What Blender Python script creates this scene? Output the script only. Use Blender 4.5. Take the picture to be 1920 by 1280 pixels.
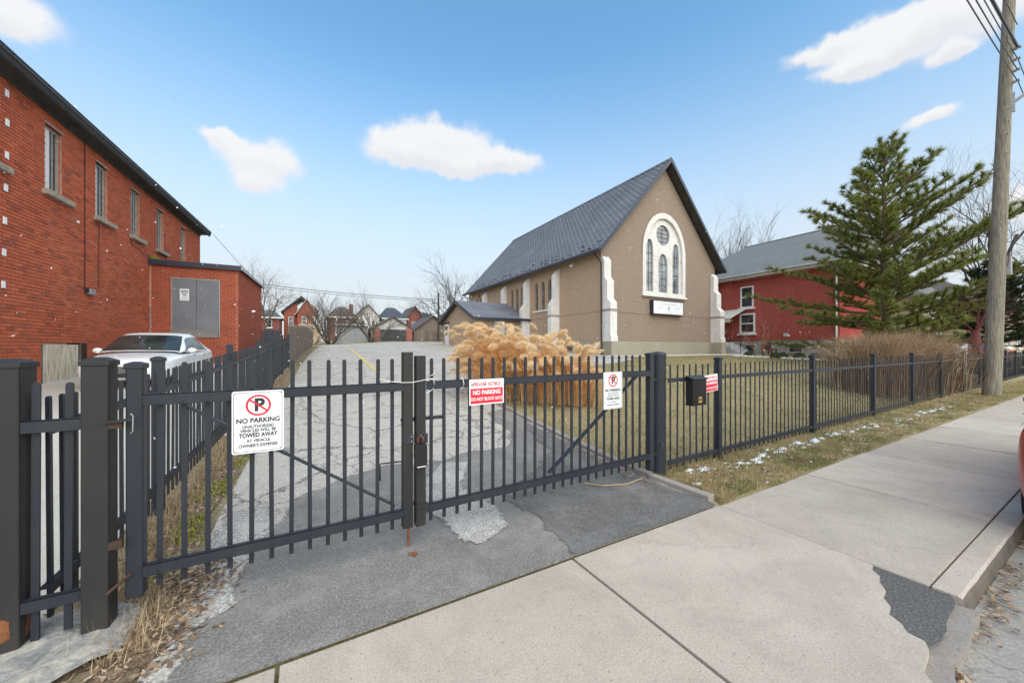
import bpy, bmesh, math, random
import numpy as np
from mathutils import Vector, Matrix, noise as mnoise
from mathutils.geometry import tessellate_polygon
R = math.radians
random.seed(7)
for o in list(bpy.data.objects): bpy.data.objects.remove(o)
scene = bpy.context.scene
col = scene.collection

# ------------------------------------------------------------------ camera
cam_d = bpy.data.cameras.new('camera'); cam = bpy.data.objects.new('camera', cam_d); col.objects.link(cam)
cam.location = (0, 0, 1.5); cam.rotation_euler = (R(90), 0, R(-29.5))
cam_d.sensor_width = 36; cam_d.lens = 12.75; cam_d.shift_y = 12/1920
cam_d.clip_start = 0.05; cam_d.clip_end = 3000
scene.camera = cam

# ------------------------------------------------------------------ world, sun, exposure
SUN_EL, SUN_AZ = 38.0, 182.0            # azimuth clockwise from +Y
world = bpy.data.worlds.new('World'); scene.world = world; world.use_nodes = True
def build_world():
    nt = world.node_tree; N = nt.nodes; L = nt.links; N.clear()
    out = N.new('ShaderNodeOutputWorld'); bg = N.new('ShaderNodeBackground'); bg.inputs[1].default_value = 0.118
    L.new(bg.outputs[0], out.inputs[0])
    sky = N.new('ShaderNodeTexSky'); sky.sky_type = 'NISHITA'; sky.sun_disc = False
    sky.sun_elevation = R(SUN_EL); sky.sun_rotation = R(SUN_AZ); sky.air_density = 1.0; sky.dust_density = 1.2; sky.ozone_density = 2.0
    tc = N.new('ShaderNodeTexCoord')
    def math_(op, a, b=None, c=None, clamp=False):
        n = N.new('ShaderNodeMath'); n.operation = op; n.use_clamp = clamp
        for i, v in enumerate((a, b, c)):
            if v is None: continue
            if isinstance(v, (int, float)): n.inputs[i].default_value = v
            else: L.new(v, n.inputs[i])
        return n.outputs[0]
    def dot(v, k):
        n = N.new('ShaderNodeVectorMath'); n.operation = 'DOT_PRODUCT'; L.new(v, n.inputs[0]); n.inputs[1].default_value = k
        return n.outputs['Value']
    nrm = N.new('ShaderNodeVectorMath'); nrm.operation = 'NORMALIZE'; L.new(tc.outputs['Generated'], nrm.inputs[0])
    v0 = nrm.outputs[0]
    # the cloud outlines are frayed by two octaves of noise
    def warp(v, scale, amt, det):
        nz = N.new('ShaderNodeTexNoise'); nz.inputs['Scale'].default_value = scale; nz.inputs['Detail'].default_value = det
        L.new(v0, nz.inputs['Vector'])
        s = N.new('ShaderNodeVectorMath'); s.operation = 'SUBTRACT'; L.new(nz.outputs['Color'], s.inputs[0]); s.inputs[1].default_value = (.5, .5, .5)
        m = N.new('ShaderNodeVectorMath'); m.operation = 'MULTIPLY_ADD'; L.new(s.outputs[0], m.inputs[0]); m.inputs[1].default_value = (amt, amt, amt); L.new(v, m.inputs[2])
        return m.outputs[0]
    v = warp(warp(v0, 10, .060, 4), 34, .030, 9)
    lobes = [(19.1,29.4,7.0,3.1),(12.0,27.6,5.0,2.3),(28.6,26.9,5.8,1.8),(20.3,26.5,8.6,1.7),(-5.2,23.4,5.2,2.5),(-5.7,20.4,2.6,1.8),(-9.3,24.6,1.6,.9),
             (-25.5,28.6,4.2,2.6),(76.5,30.8,5.0,2.2),(81,29.6,5.4,2.8),(70.2,31.9,4.2,1.3),(73.2,29.5,4.2,1.1),(78.2,22.8,2.1,.9),(84.2,13.2,2.6,2.0),(80.2,26.9,1.8,.6),
             # the same broken cumulus goes on round the rest of the sky
             (-42,24,7,3),(-50,25,5,2.5),(-70,33,8,3.4),(-95,22,6,2.4),(-120,30,8,3.5),(-128,28,5,2.6),(-150,20,7,2.6),(175,31,8,3.4),(150,24,7,2.6),(128,33,7,3),(108,22,6,2.4),(98,31,7,3),(40,68,8,5),(-60,60,9,5),(140,62,10,5),(-140,57,9,5)]
    mask = None; shade = None
    for az, el, w, h in lobes:
        a, e = R(az), R(el)
        c = Vector((math.sin(a)*math.cos(e), math.cos(a)*math.cos(e), math.sin(e)))
        rt = Vector((math.cos(a), -math.sin(a), 0)); up = rt.cross(c)
        d = dot(v, c)
        x = math_('DIVIDE', dot(v, rt), math.tan(R(w))); y = math_('DIVIDE', dot(v, up), math.tan(R(h)))
        r2 = math_('ADD', math_('MULTIPLY', x, x), math_('MULTIPLY', y, y))
        k = math_('POWER', 2.718, math_('MULTIPLY', r2, -1.5))
        k = math_('MULTIPLY', k, math_('GREATER_THAN', d, .2))
        mask = k if mask is None else math_('ADD', mask, k)
        sh = math_('MULTIPLY', y, k)
        shade = sh if shade is None else math_('ADD', shade, sh)
    mr = N.new('ShaderNodeMapRange'); mr.interpolation_type = 'SMOOTHERSTEP'; L.new(mask, mr.inputs['Value'])
    mr.inputs['From Min'].default_value = .12; mr.inputs['From Max'].default_value = .72
    # pale haze low in the sky
    z = N.new('ShaderNodeSeparateXYZ'); L.new(v0, z.inputs[0])
    hz = N.new('ShaderNodeMapRange'); hz.interpolation_type = 'SMOOTHSTEP'; L.new(z.outputs['Z'], hz.inputs['Value'])
    hz.inputs['From Min'].default_value = .10; hz.inputs['From Max'].default_value = .66; hz.inputs['To Min'].default_value = .95; hz.inputs['To Max'].default_value = .03
    mh = N.new('ShaderNodeMix'); mh.data_type = 'RGBA'; L.new(hz.outputs[0], mh.inputs['Factor']); tn = N.new('ShaderNodeMix'); tn.data_type = 'RGBA'; tn.blend_type = 'MULTIPLY'; tn.inputs['Factor'].default_value = 1; L.new(sky.outputs[0], tn.inputs[6]); tn.inputs[7].default_value = (.93, 1.40, 1.42, 1); L.new(tn.outputs[2], mh.inputs[6]); mh.inputs[7].default_value = (3.5, 3.68, 3.84, 1)
    cc = N.new('ShaderNodeMix'); cc.data_type = 'RGBA'; cm = N.new('ShaderNodeMapRange'); L.new(shade, cm.inputs['Value']); cm.inputs['From Min'].default_value = -.45; cm.inputs['From Max'].default_value = .1
    L.new(cm.outputs[0], cc.inputs['Factor']); cc.inputs[6].default_value = (3.75, 3.78, 3.95, 1); cc.inputs[7].default_value = (4.25, 4.25, 4.3, 1)
    mc = N.new('ShaderNodeMix'); mc.data_type = 'RGBA'; L.new(math_('MULTIPLY', mr.outputs[0], .96), mc.inputs['Factor']); L.new(mh.outputs[2], mc.inputs[6]); L.new(cc.outputs[2], mc.inputs[7])
    L.new(mc.outputs[2], bg.inputs[0])
build_world()
sun_d = bpy.data.lights.new('sun', 'SUN'); sun = bpy.data.objects.new('sun', sun_d); col.objects.link(sun)
sun_d.energy = 2.45; sun_d.angle = R(112); sun_d.color = (1.0, .85, .69)
sun.rotation_euler = (R(90-SUN_EL), 0, R(180-SUN_AZ)); sun.location = (0, -10, 30)
scene.view_settings.view_transform = 'Standard'; scene.view_settings.look = 'None'
scene.view_settings.exposure = 0.9; scene.view_settings.gamma = 1.0; scene.view_settings.use_curve_mapping = False

# ------------------------------------------------------------------ material helpers
class NB:
    def __init__(s, name):
        s.m = bpy.data.materials.new(name); s.m.use_nodes = True
        s.nt = s.m.node_tree; s.N = s.nt.nodes; s.L = s.nt.links; s.N.clear()
        s.out = s.N.new('ShaderNodeOutputMaterial'); s.b = s.N.new('ShaderNodeBsdfPrincipled'); s.L.new(s.b.outputs[0], s.out.inputs[0])
        s.tc = s.N.new('ShaderNodeTexCoord'); s.co = s.tc.outputs['Object']
    def set(s, inp, v):
        i = s.b.inputs[inp]
        if hasattr(v, 'links'): s.L.new(v, i)
        else: i.default_value = (*v, 1) if isinstance(v, tuple) and len(v) == 3 else v
        return s
    def world(s):
        g = s.N.new('ShaderNodeNewGeometry'); s.co = g.outputs['Position']; return s
    def noise(s, scale, detail=4, rough=.6, out='Fac', vec=None, dist=0):
        n = s.N.new('ShaderNodeTexNoise'); n.inputs['Scale'].default_value = scale; n.inputs['Detail'].default_value = detail; n.inputs['Roughness'].default_value = rough
        n.inputs['Distortion'].default_value = dist
        s.L.new(vec or s.co, n.inputs['Vector']); return n.outputs[out]
    def vor(s, scale, feature='F1', out='Distance', vec=None, rnd=1):
        n = s.N.new('ShaderNodeTexVoronoi'); n.feature = feature; n.inputs['Scale'].default_value = scale; n.inputs['Randomness'].default_value = rnd
        s.L.new(vec or s.co, n.inputs['Vector']); return n.outputs[out]
    def map(s, scale=(1,1,1), rot=(0,0,0), vec=None):
        n = s.N.new('ShaderNodeMapping'); n.inputs['Scale'].default_value = scale; n.inputs['Rotation'].default_value = rot
        s.L.new(vec or s.co, n.inputs['Vector']); return n.outputs[0]
    def ramp(s, fac, stops):
        n = s.N.new('ShaderNodeValToRGB'); e = n.color_ramp.elements
        while len(e) < len(stops): e.new(.5)
        for i, (p, c) in enumerate(stops):
            e[i].position = p; e[i].color = (*c, 1) if not isinstance(c, (int, float)) else (c, c, c, 1)
        s.L.new(fac, n.inputs[0]); return n.outputs[0]
    def mix(s, fac, a, b, mode='MIX'):
        n = s.N.new('ShaderNodeMix'); n.data_type = 'RGBA'; n.blend_type = mode; n.clamp_result = False
        for v, k in ((fac, 'Factor'), (a, 6), (b, 7)):
            i = n.inputs[k]
            if hasattr(v, 'links'): s.L.new(v, i)
            elif isinstance(v, (int, float)): i.default_value = v if k == 'Factor' else (v, v, v, 1)
            else: i.default_value = (*v, 1)
        return n.outputs[2]
    def math(s, op, a, b=0.0, clamp=False):
        n = s.N.new('ShaderNodeMath'); n.operation = op; n.use_clamp = clamp
        for i, v in enumerate((a, b)):
            if isinstance(v, (int, float)): n.inputs[i].default_value = v
            else: s.L.new(v, n.inputs[i])
        return n.outputs[0]
    def add(s, a, vec):
        n = s.N.new('ShaderNodeVectorMath'); n.operation = 'MULTIPLY_ADD'; s.L.new(a, n.inputs[0]); n.inputs[1].default_value = vec; s.L.new(s.co, n.inputs[2]); return n.outputs[0]
    def bump(s, h, strength=.3, dist=.01):
        n = s.N.new('ShaderNodeBump'); n.inputs['Strength'].default_value = strength; n.inputs['Distance'].default_value = dist
        s.L.new(h, n.inputs['Height']); s.L.new(n.outputs[0], s.b.inputs['Normal']); return s
    def island(s):
        g = s.N.new('ShaderNodeNewGeometry'); return g.outputs['Random Per Island']
    def objrnd(s):
        g = s.N.new('ShaderNodeObjectInfo'); return g.outputs['Random']
def plain(name, c, rough=.7, var=.18, scale=6, bump=.0, bscale=60, metallic=0, spec=.5, c2=None):
    n = NB(name)
    c2 = c2 or tuple(x*(1-var) for x in c)
    c1 = tuple(min(1, x*(1+var*.5)) for x in c)
    base = n.ramp(n.noise(scale, 5), [(.3, c2), (.7, c1)])
    n.set('Base Color', base).set('Roughness', rough).set('Metallic', metallic).set('Specular IOR Level', spec)
    if bump: n.bump(n.noise(bscale, 4), bump, .01)
    return n.m
def glass(name, c=(.02,.025,.03), rough=.05):
    n = NB(name); n.set('Base Color', n.ramp(n.noise(1.6, 3), [(.35, tuple(x*.6 for x in c)), (.7, tuple(x*1.8 for x in c))])).set('Roughness', rough).set('Specular IOR Level', .9)
    n.bump(n.noise(1.2, 2), .05, .02); return n.m
M = {}
# -- ground stuff
def m_asphalt(name, lo, hi, crack=0.0, speck=.5, crackscale=1.5, feather=False, bs=.55):
    n = NB(name).world()
    big = n.noise(.55, 6, .65); fine = n.noise(75, 3, .7); mid = n.noise(6, 5)
    c = n.ramp(big, [(.28, lo), (.72, hi)])
    c = n.mix(n.math('MULTIPLY', n.ramp(mid, [(.4, 0), (.75, 1)]), .25), c, tuple(x*.6 for x in lo))
    c = n.mix(speck, c, n.ramp(fine, [(.34, tuple(x*.35 for x in lo)), (.5, lo), (.68, tuple(min(1, x*1.75) for x in hi))]), 'MIX')
    h = n.math('MULTIPLY', fine, .6)
    if feather:      # worn, sandy and oily areas
        c = n.mix(n.math('MULTIPLY', n.ramp(n.noise(1.9, 7, .75), [(.47, 0), (.70, 1)]), .45), c, tuple(min(1, x*1.7) for x in hi))
        c = n.mix(n.math('MULTIPLY', n.ramp(n.noise(2.6, 6, .7, vec=n.map((1,.35,1), (0,0,.4))), [(.54, 0), (.72, 1)]), .5), c, tuple(x*.6 for x in lo))
    if crack:
        w = n.add(n.noise(2.2, 4, .7, 'Color'), (.7, .7, .0)); w2 = n.add(n.noise(5, 4, .7, 'Color'), (.25, .25, .0))
        e1 = n.vor(crackscale*.45, 'DISTANCE_TO_EDGE', vec=w); e2 = n.vor(crackscale*2.6, 'DISTANCE_TO_EDGE', vec=w2)
        k1 = n.ramp(e1, [(.004, 1), (.014, 0)]); k2 = n.ramp(e2, [(.012, 1), (.04, 0)])
        where = n.ramp(n.noise(.6, 3), [(.44, 0), (.6, 1)])
        k = n.mix(1.0, k1, n.mix(1.0, k2, where, 'MULTIPLY'), 'LIGHTEN')
        c = n.mix(n.math('MULTIPLY', k, crack), c, (.022, .021, .02)); h = n.math('SUBTRACT', h, n.math('MULTIPLY', k, 1.5))
    n.set('Base Color', c).set('Roughness', .88); n.bump(h, bs, .008)
    if feather:      # crumbled edge of a patch
        at = n.N.new('ShaderNodeAttribute'); at.attribute_name = 'edge'
        e = n.math('ADD', at.outputs['Fac'], n.math('MULTIPLY', n.math('SUBTRACT', n.noise(28, 5, .75), .5), 1.5))
        n.set('Alpha', n.ramp(e, [(.28, 0), (.5, 1)]))
    return n.m
M['asphalt_old'] = m_asphalt('weathered_asphalt', (.36,.328,.29), (.50,.46,.41), .6, .5)
M['asphalt_new'] = m_asphalt('patched_asphalt', (.155,.143,.131), (.225,.21,.194), .0, .5, 1.5, True)
M['asphalt_dark'] = m_asphalt('dark_asphalt', (.105,.098,.093), (.155,.147,.139), .0, .5, 1.5, True)
M['asphalt_fill'] = m_asphalt('corner_fill_asphalt', (.075,.072,.071), (.13,.125,.122), .0, .6)
M['asphalt_gravel'] = m_asphalt('stripped_asphalt', (.26,.245,.225), (.42,.40,.37), .0, .85, 1.5, True)
M['road'] = m_asphalt('road_asphalt', (.25,.232,.208), (.32,.30,.272), .3, .3, 1.5, False, .18)
def m_concrete(name, lo, hi, obj=True):
    n = NB(name).world()
    big = n.noise(.9, 6, .6); fine = n.noise(95, 4, .7); mid = n.noise(7, 7, .75)
    c = n.ramp(big, [(.3, lo), (.7, hi)])
    c = n.mix(.34, c, n.ramp(fine, [(.32, tuple(x*.42 for x in lo)), (.68, tuple(min(1, x*1.4) for x in hi))]))
    c = n.mix(n.math('MULTIPLY', n.ramp(mid, [(.52, 0), (.78, 1)]), .3), c, tuple(x*.62 for x in lo))
    pits = n.ramp(n.vor(6, vec=n.add(n.noise(8, 3, .6, 'Color'), (.12,.12,0))), [(.02, 1), (.075, 0)])
    c = n.mix(n.math('MULTIPLY', pits, .55), c, (.09,.08,.07))
    fl = n.ramp(n.noise(42, 3, .6), [(.63, 0), (.70, 1)]); c = n.mix(n.math('MULTIPLY', fl, .5), c, (.11,.095,.08))
    lt = n.ramp(n.noise(33, 3, .6, vec=n.map((1,1,1), (0,0,1.1))), [(.66, 0), (.73, 1)]); c = n.mix(n.math('MULTIPLY', lt, .3), c, (.62,.57,.51))
    ck = n.ramp(n.vor(.42, 'DISTANCE_TO_EDGE', vec=n.add(n.noise(3, 5, .7, 'Color'), (.35,.35,0))), [(.0012, 1), (.0035, 0)]); c = n.mix(n.math('MULTIPLY', n.math('MULTIPLY', ck, n.ramp(n.noise(.8, 2), [(.5, 0), (.58, 1)])), .25), c, (.12,.105,.09))
    if obj:
        r = n.objrnd(); c = n.mix(1.0, c, n.ramp(r, [(0, .86), (1, 1.08)]), 'MULTIPLY')
        st = n.ramp(n.noise(2.4, 7, .72, dist=.6), [(.42, 0), (.70, 1)]); c = n.mix(n.math('MULTIPLY', st, .36), c, (.22,.185,.152))
    n.set('Base Color', c).set('Roughness', .9); n.bump(n.math('ADD', fine, n.math('MULTIPLY', mid, 1.2)), .3, .004); return n.m
M['slab'] = m_concrete('sidewalk_concrete', (.372,.315,.258), (.492,.424,.355))
M['kerb'] = m_concrete('kerb_concrete', (.20,.175,.16), (.34,.31,.28))
M['drive_concrete'] = m_concrete('driveway_concrete', (.40,.375,.32), (.50,.475,.42), False)
M['foundation'] = m_concrete('foundation_concrete', (.25,.225,.17), (.36,.33,.26), False)
def m_footing():
    n = NB('old_footing_concrete').world(); a = n.noise(7, 8, .75, dist=1.2); f = n.noise(60, 4, .7)
    c = n.ramp(a, [(.32, (.07,.075,.09)), (.46, (.24,.24,.24)), (.58, (.46,.42,.35)), (.72, (.60,.56,.49))])
    c = n.mix(.3, c, n.ramp(f, [(.3, (.08,.075,.07)), (.7, (.6,.56,.5))])); n.set('Base Color', c).set('Roughness', .92); n.bump(n.math('ADD', a, n.math('MULTIPLY', f, .3)), .8, .02); return n.m
M['footing'] = m_footing()
M['kerb_dirt'] = m_concrete('dirty_kerb_face', (.05,.04,.034), (.11,.09,.076))
def m_soil():
    n = NB('lawn_soil').world()
    big = n.noise(.45, 6, .65); mid = n.noise(3.5, 6, .7); fine = n.noise(60, 3, .7)
    c = n.ramp(big, [(.3, (.29,.235,.12)), (.5, (.38,.305,.165)), (.7, (.25,.235,.10))])
    c = n.mix(.5, c, n.ramp(mid, [(.3, (.13,.10,.05)), (.55, (.30,.24,.12)), (.75, (.13,.15,.05))]))
    c = n.mix(.4, c, n.ramp(fine, [(.3, (.05,.04,.02)), (.7, (.42,.34,.19))]))
    n.set('Base Color', c).set('Roughness', .95); n.bump(fine, .8, .02); return n.m
M['soil'] = m_soil()
def m_dirt():
    n = NB('strip_dirt').world()
    big = n.noise(1.8, 6, .7); fine = n.noise(55, 3, .7)
    c = n.ramp(big, [(.3, (.10,.07,.045)), (.5, (.20,.15,.09)), (.62, (.14,.14,.035)), (.75, (.19,.20,.03))])
    c = n.mix(.4, c, n.ramp(fine, [(.3, (.03,.025,.02)), (.7, (.34,.26,.17))]))
    n.set('Base Color', c).set('Roughness', .95); n.bump(fine, .8, .02); return n.m
M['dirt'] = m_dirt()
def m_island(name, stops, rough=.7, trans=0.0, big=None):
    n = NB(name); c = n.ramp(n.island(), stops)
    if big:
        nn = NB.noise(n, big[0], 3); c = n.mix(n.math('MULTIPLY', n.ramp(nn, [(.42, 0), (.68, 1)]), .65), c, big[1])
    n.set('Base Color', c).set('Roughness', rough).set('Specular IOR Level', .25)
    if trans:
        tr = n.N.new('ShaderNodeBsdfTranslucent'); n.L.new(c, tr.inputs[0]); mx = n.N.new('ShaderNodeMixShader'); mx.inputs[0].default_value = trans
        n.L.new(n.b.outputs[0], mx.inputs[1]); n.L.new(tr.outputs[0], mx.inputs[2]); n.L.new(mx.outputs[0], n.out.inputs[0])
    return n.m
M['grass_blade'] = m_island('mixed_winter_grass', [(0,(.42,.34,.17)),(.5,(.36,.28,.13)),(.72,(.29,.26,.10)),(.86,(.17,.19,.06)),(1,(.52,.43,.25))], .85, .3, big=(2.6,(.31,.275,.115)))
def m_grass():
    n = NB('mixed_winter_grass').world(); r = n.island()
    a = n.ramp(r, [(0,(.30,.225,.11)),(.5,(.44,.345,.18)),(1,(.60,.50,.30))]); g = n.ramp(r, [(0,(.085,.12,.03)),(.6,(.17,.20,.055)),(1,(.30,.29,.10))]); b = n.ramp(r, [(0,(.12,.075,.04)),(.6,(.23,.15,.085)),(1,(.36,.26,.15))])
    m = n.ramp(n.noise(1.5, 6, .7), [(.46, 0), (.56, 1)]); k = n.ramp(n.noise(2.3, 6, .7, vec=n.map((1,1,1), (0,0,.7))), [(.56, 0), (.66, 1)])
    c = n.mix(k, n.mix(n.math('MULTIPLY', m, .8), a, g), b)
    n.set('Base Color', c).set('Roughness', .85).set('Specular IOR Level', .2)
    tr = n.N.new('ShaderNodeBsdfTranslucent'); n.L.new(c, tr.inputs[0]); mx = n.N.new('ShaderNodeMixShader'); mx.inputs[0].default_value = .3
    n.L.new(n.b.outputs[0], mx.inputs[1]); n.L.new(tr.outputs[0], mx.inputs[2]); n.L.new(mx.outputs[0], n.out.inputs[0]); return n.m
M['grass_blade'] = m_grass()
M['straw'] = m_island('dead_straw', [(0,(.24,.16,.085)),(.5,(.44,.33,.19)),(1,(.62,.50,.33))], .8, .3)
M['leaf'] = m_island('fallen_leaves', [(0,(.07,.045,.03)),(.4,(.17,.105,.065)),(.7,(.27,.18,.115)),(1,(.42,.31,.21))], .75)
M['moss'] = m_island('moss', [(0,(.10,.12,.02)),(.6,(.22,.25,.03)),(1,(.30,.30,.07))], .9)
M['snow'] = plain('snow', (.74,.76,.79), .6, .06, 20, .3, 60)
M['yellow_paint'] = plain('worn_yellow_paint', (.62,.46,.13), .8, .35, 9)
# -- metal & fence
def m_iron(name, c, rough=.42, dirt=(.09,.085,.075), amt=.35):
    n = NB(name); a = n.noise(3.2, 6, .65, vec=n.map((1,1,.35))); f = n.noise(90, 2)
    col_ = n.mix(n.math('MULTIPLY', n.ramp(a, [(.45, 0), (.8, 1)]), amt), c, dirt)
    n.set('Base Color', col_).set('Roughness', n.ramp(a, [(.3, rough*.8), (.7, min(1, rough*1.5))])).set('Metallic', 0.0).set('Specular IOR Level', .32)
    n.bump(n.math('ADD', n.math('MULTIPLY', f, .25), a), .12, .003); return n.m
M['iron'] = m_iron('dark_slate_iron_paint', (.021,.025,.034), .4, (.06,.06,.06), .35)
M['iron_worn'] = m_iron('worn_brownish_iron', (.022,.022,.024), .5, (.058,.05,.036), .7)
M['rust'] = plain('rust', (.21,.075,.028), .85, .5, 25, .4, 80)
M['rust_dark'] = plain('dark_rust', (.05,.025,.015), .8, .5, 20)
M['black_plastic'] = plain('black_plastic', (.012,.012,.014), .35, .2)
M['chrome'] = plain('chrome', (.75,.75,.77), .15, .05, metallic=1)
M['steel'] = plain('galvanised_steel', (.42,.43,.44), .45, .2, metallic=.6)
M['white_cable'] = plain('white_cable', (.72,.72,.70), .5, .05)
M['sign_white'] = plain('sign_white', (.76,.77,.79), .35, .07, 5)
M['sign_red'] = plain('sign_red', (.62,.012,.035), .4, .08, 5)
M['ink'] = plain('sign_black_print', (.015,.015,.018), .5, .1)
M['ink_grey'] = plain('sign_grey_print', (.38,.39,.44), .5, .1)
M['gold_print'] = plain('gold_print', (.55,.36,.08), .45, .1)
# -- buildings
def m_brick_piece(name, stops, dark):
    n = NB(name); f = n.math('FRACT', n.math('ADD', n.island(), n.math('MULTIPLY', n.objrnd(), 1.0)))
    c = n.ramp(f, stops)
    st = n.noise(.35, 5, .6); c = n.mix(n.math('MULTIPLY', n.ramp(st, [(.44, 0), (.68, 1)]), .6), c, dark)
    c = n.mix(.35, c, n.ramp(n.noise(40, 4, .7), [(.3, tuple(x*.5 for x in stops[1][1])), (.7, tuple(min(1, x*1.3) for x in stops[1][1]))]))
    n.set('Base Color', c).set('Roughness', .9); n.bump(n.noise(55, 4), .35, .004); return n.m
M['brick'] = m_brick_piece('orange_red_brick', [(0,(.34,.075,.032)),(.3,(.50,.115,.048)),(.55,(.43,.092,.04)),(.75,(.56,.15,.066)),(.84,(.17,.045,.03)),(1,(.36,.11,.06))], (.27,.058,.032))
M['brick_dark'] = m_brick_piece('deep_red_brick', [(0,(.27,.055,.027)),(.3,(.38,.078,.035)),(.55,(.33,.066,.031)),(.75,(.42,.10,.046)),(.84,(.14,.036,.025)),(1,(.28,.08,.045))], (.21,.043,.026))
M['mortar'] = plain('brick_mortar', (.46,.25,.175), .95, .3, 8, .3, 50)
def m_brickwall(name, c1, c2, mort, w=.23, h=.078, plane='XZ', bs=.35, dark=None, mix=.5, msize=.014, sc=.5):
    # small bricks too far away to be told apart: brick courses in the material
    n = NB(name)
    m = n.N.new('ShaderNodeMapping'); n.L.new(n.co, m.inputs['Vector'])
    if plane == 'XZ': m.inputs['Rotation'].default_value = (R(-90), 0, 0)
    else: m.inputs['Rotation'].default_value = (R(-90), 0, R(0))
    if plane == 'YZ':
        sx = n.N.new('ShaderNodeSeparateXYZ'); n.L.new(n.co, sx.inputs[0]); cb = n.N.new('ShaderNodeCombineXYZ')
        n.L.new(sx.outputs[1], cb.inputs[0]); n.L.new(sx.outputs[2], cb.inputs[1]); vec = cb.outputs[0]
    else:
        sx = n.N.new('ShaderNodeSeparateXYZ'); n.L.new(n.co, sx.inputs[0]); cb = n.N.new('ShaderNodeCombineXYZ')
        n.L.new(sx.outputs[0], cb.inputs[0]); n.L.new(sx.outputs[2], cb.inputs[1]); vec = cb.outputs[0]
    b = n.N.new('ShaderNodeTexBrick'); n.L.new(vec, b.inputs['Vector']); b.inputs['Scale'].default_value = 1.0
    b.inputs['Brick Width'].default_value = w; b.inputs['Row Height'].default_value = h; b.inputs['Mortar Size'].default_value = msize; b.inputs['Mortar Smooth'].default_value = .3
    b.inputs['Color1'].default_value = (*c1, 1); b.inputs['Color2'].default_value = (*c2, 1); b.inputs['Mortar'].default_value = (*mort, 1)
    c = b.outputs['Color']
    st = n.noise(sc, 7, .7); c = n.mix(n.math('MULTIPLY', n.ramp(st, [(.42, 0), (.72, 1)]), mix), c, dark or tuple(x*.72 for x in c1))
    sk = n.noise(2.2, 6, .7, vec=n.map((1.4,1.4,.13))); c = n.mix(n.math('MULTIPLY', n.ramp(sk, [(.52, 0), (.74, 1)]), .4), c, tuple(x*.6 for x in c1))
    c = n.mix(.25, c, n.ramp(n.noise(9, 5, .7), [(.3, tuple(x*.6 for x in c1)), (.7, tuple(min(1, x*1.3) for x in c1))]))
    n.set('Base Color', c).set('Roughness', .88)
    n.bump(n.math('ADD', n.math('MULTIPLY', b.outputs['Fac'], -1.0), n.math('MULTIPLY', n.noise(60, 3), .3)), bs, .012); return n.m
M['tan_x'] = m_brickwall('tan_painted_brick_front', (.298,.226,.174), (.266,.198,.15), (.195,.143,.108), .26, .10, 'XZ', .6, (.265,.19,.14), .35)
M['tan_y'] = m_brickwall('tan_painted_brick_side_lifted', (.46,.33,.222), (.41,.29,.192), (.30,.21,.138), .26, .10, 'YZ', .6, (.35,.245,.162), .35)  # same tan brick, colour raised to make up for weaker light on the sides
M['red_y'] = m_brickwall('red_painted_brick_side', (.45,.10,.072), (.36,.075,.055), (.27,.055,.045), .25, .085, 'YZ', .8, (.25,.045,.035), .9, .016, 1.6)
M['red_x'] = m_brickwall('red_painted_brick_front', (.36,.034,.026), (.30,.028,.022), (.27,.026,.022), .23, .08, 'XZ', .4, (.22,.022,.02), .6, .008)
M['far_red_x'] = m_brickwall('orange_brick_far', (.36,.07,.035), (.28,.05,.028), (.3,.16,.12), .23, .08, 'XZ', .3)
M['plum_brick'] = m_brickwall('plum_brick_far', (.22,.06,.05), (.17,.045,.04), (.2,.1,.09), .23, .08, 'XZ', .3)
M['pillar_brick'] = m_brickwall('pink_red_brick', (.34,.10,.08), (.28,.075,.06), (.3,.18,.15), .23, .08, 'XZ', .3)
def m_whitestone():
    n = NB('white_painted_stone'); a = n.noise(3, 6, .7); sk = n.noise(3, 6, .72, vec=n.map((2.2,2.2,.22)))
    c = n.ramp(a, [(.3, (.58,.555,.525)), (.65, (.72,.70,.68))]); c = n.mix(n.math('MULTIPLY', n.ramp(sk, [(.5, 0), (.75, 1)]), .45), c, (.38,.35,.31))
    n.set('Base Color', c).set('Roughness', .8); n.bump(n.noise(30, 4), .2, .01); return n.m
M['white_stone'] = m_whitestone()
M['grey_stone_band'] = plain('grey_stone_band', (.30,.27,.24), .85, .2, 4)
M['sill_stone'] = plain('sill_stone', (.34,.29,.235), .9, .35, 7, .4, 40)
M['navy_trim'] = plain('navy_trim_metal', (.022,.028,.046), .4, .2, 3)
M['dark_soffit'] = plain('dark_soffit', (.055,.052,.045), .8, .5, 2.2)
M['white_trim'] = plain('white_trim', (.70,.70,.69), .55, .1, 4)
M['cream_trim'] = plain('cream_trim', (.55,.50,.42), .7, .2, 4)
M['old_wood_frame'] = plain('weathered_window_wood', (.36,.35,.31), .8, .35, 8)
M['glass'] = glass('window_glass', (.03,.036,.042), .06)
M['glass_teal'] = glass('teal_window_glass', (.04,.085,.095), .12)
M['glass_lead'] = glass('leaded_church_glass', (.13,.15,.17), .15)
M['grey_door'] = plain('grey_door_paint', (.155,.165,.185), .55, .16, 1.8)
M['grey_door_low'] = plain('grey_door_kick', (.20,.185,.18), .6, .2, 3)
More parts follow.
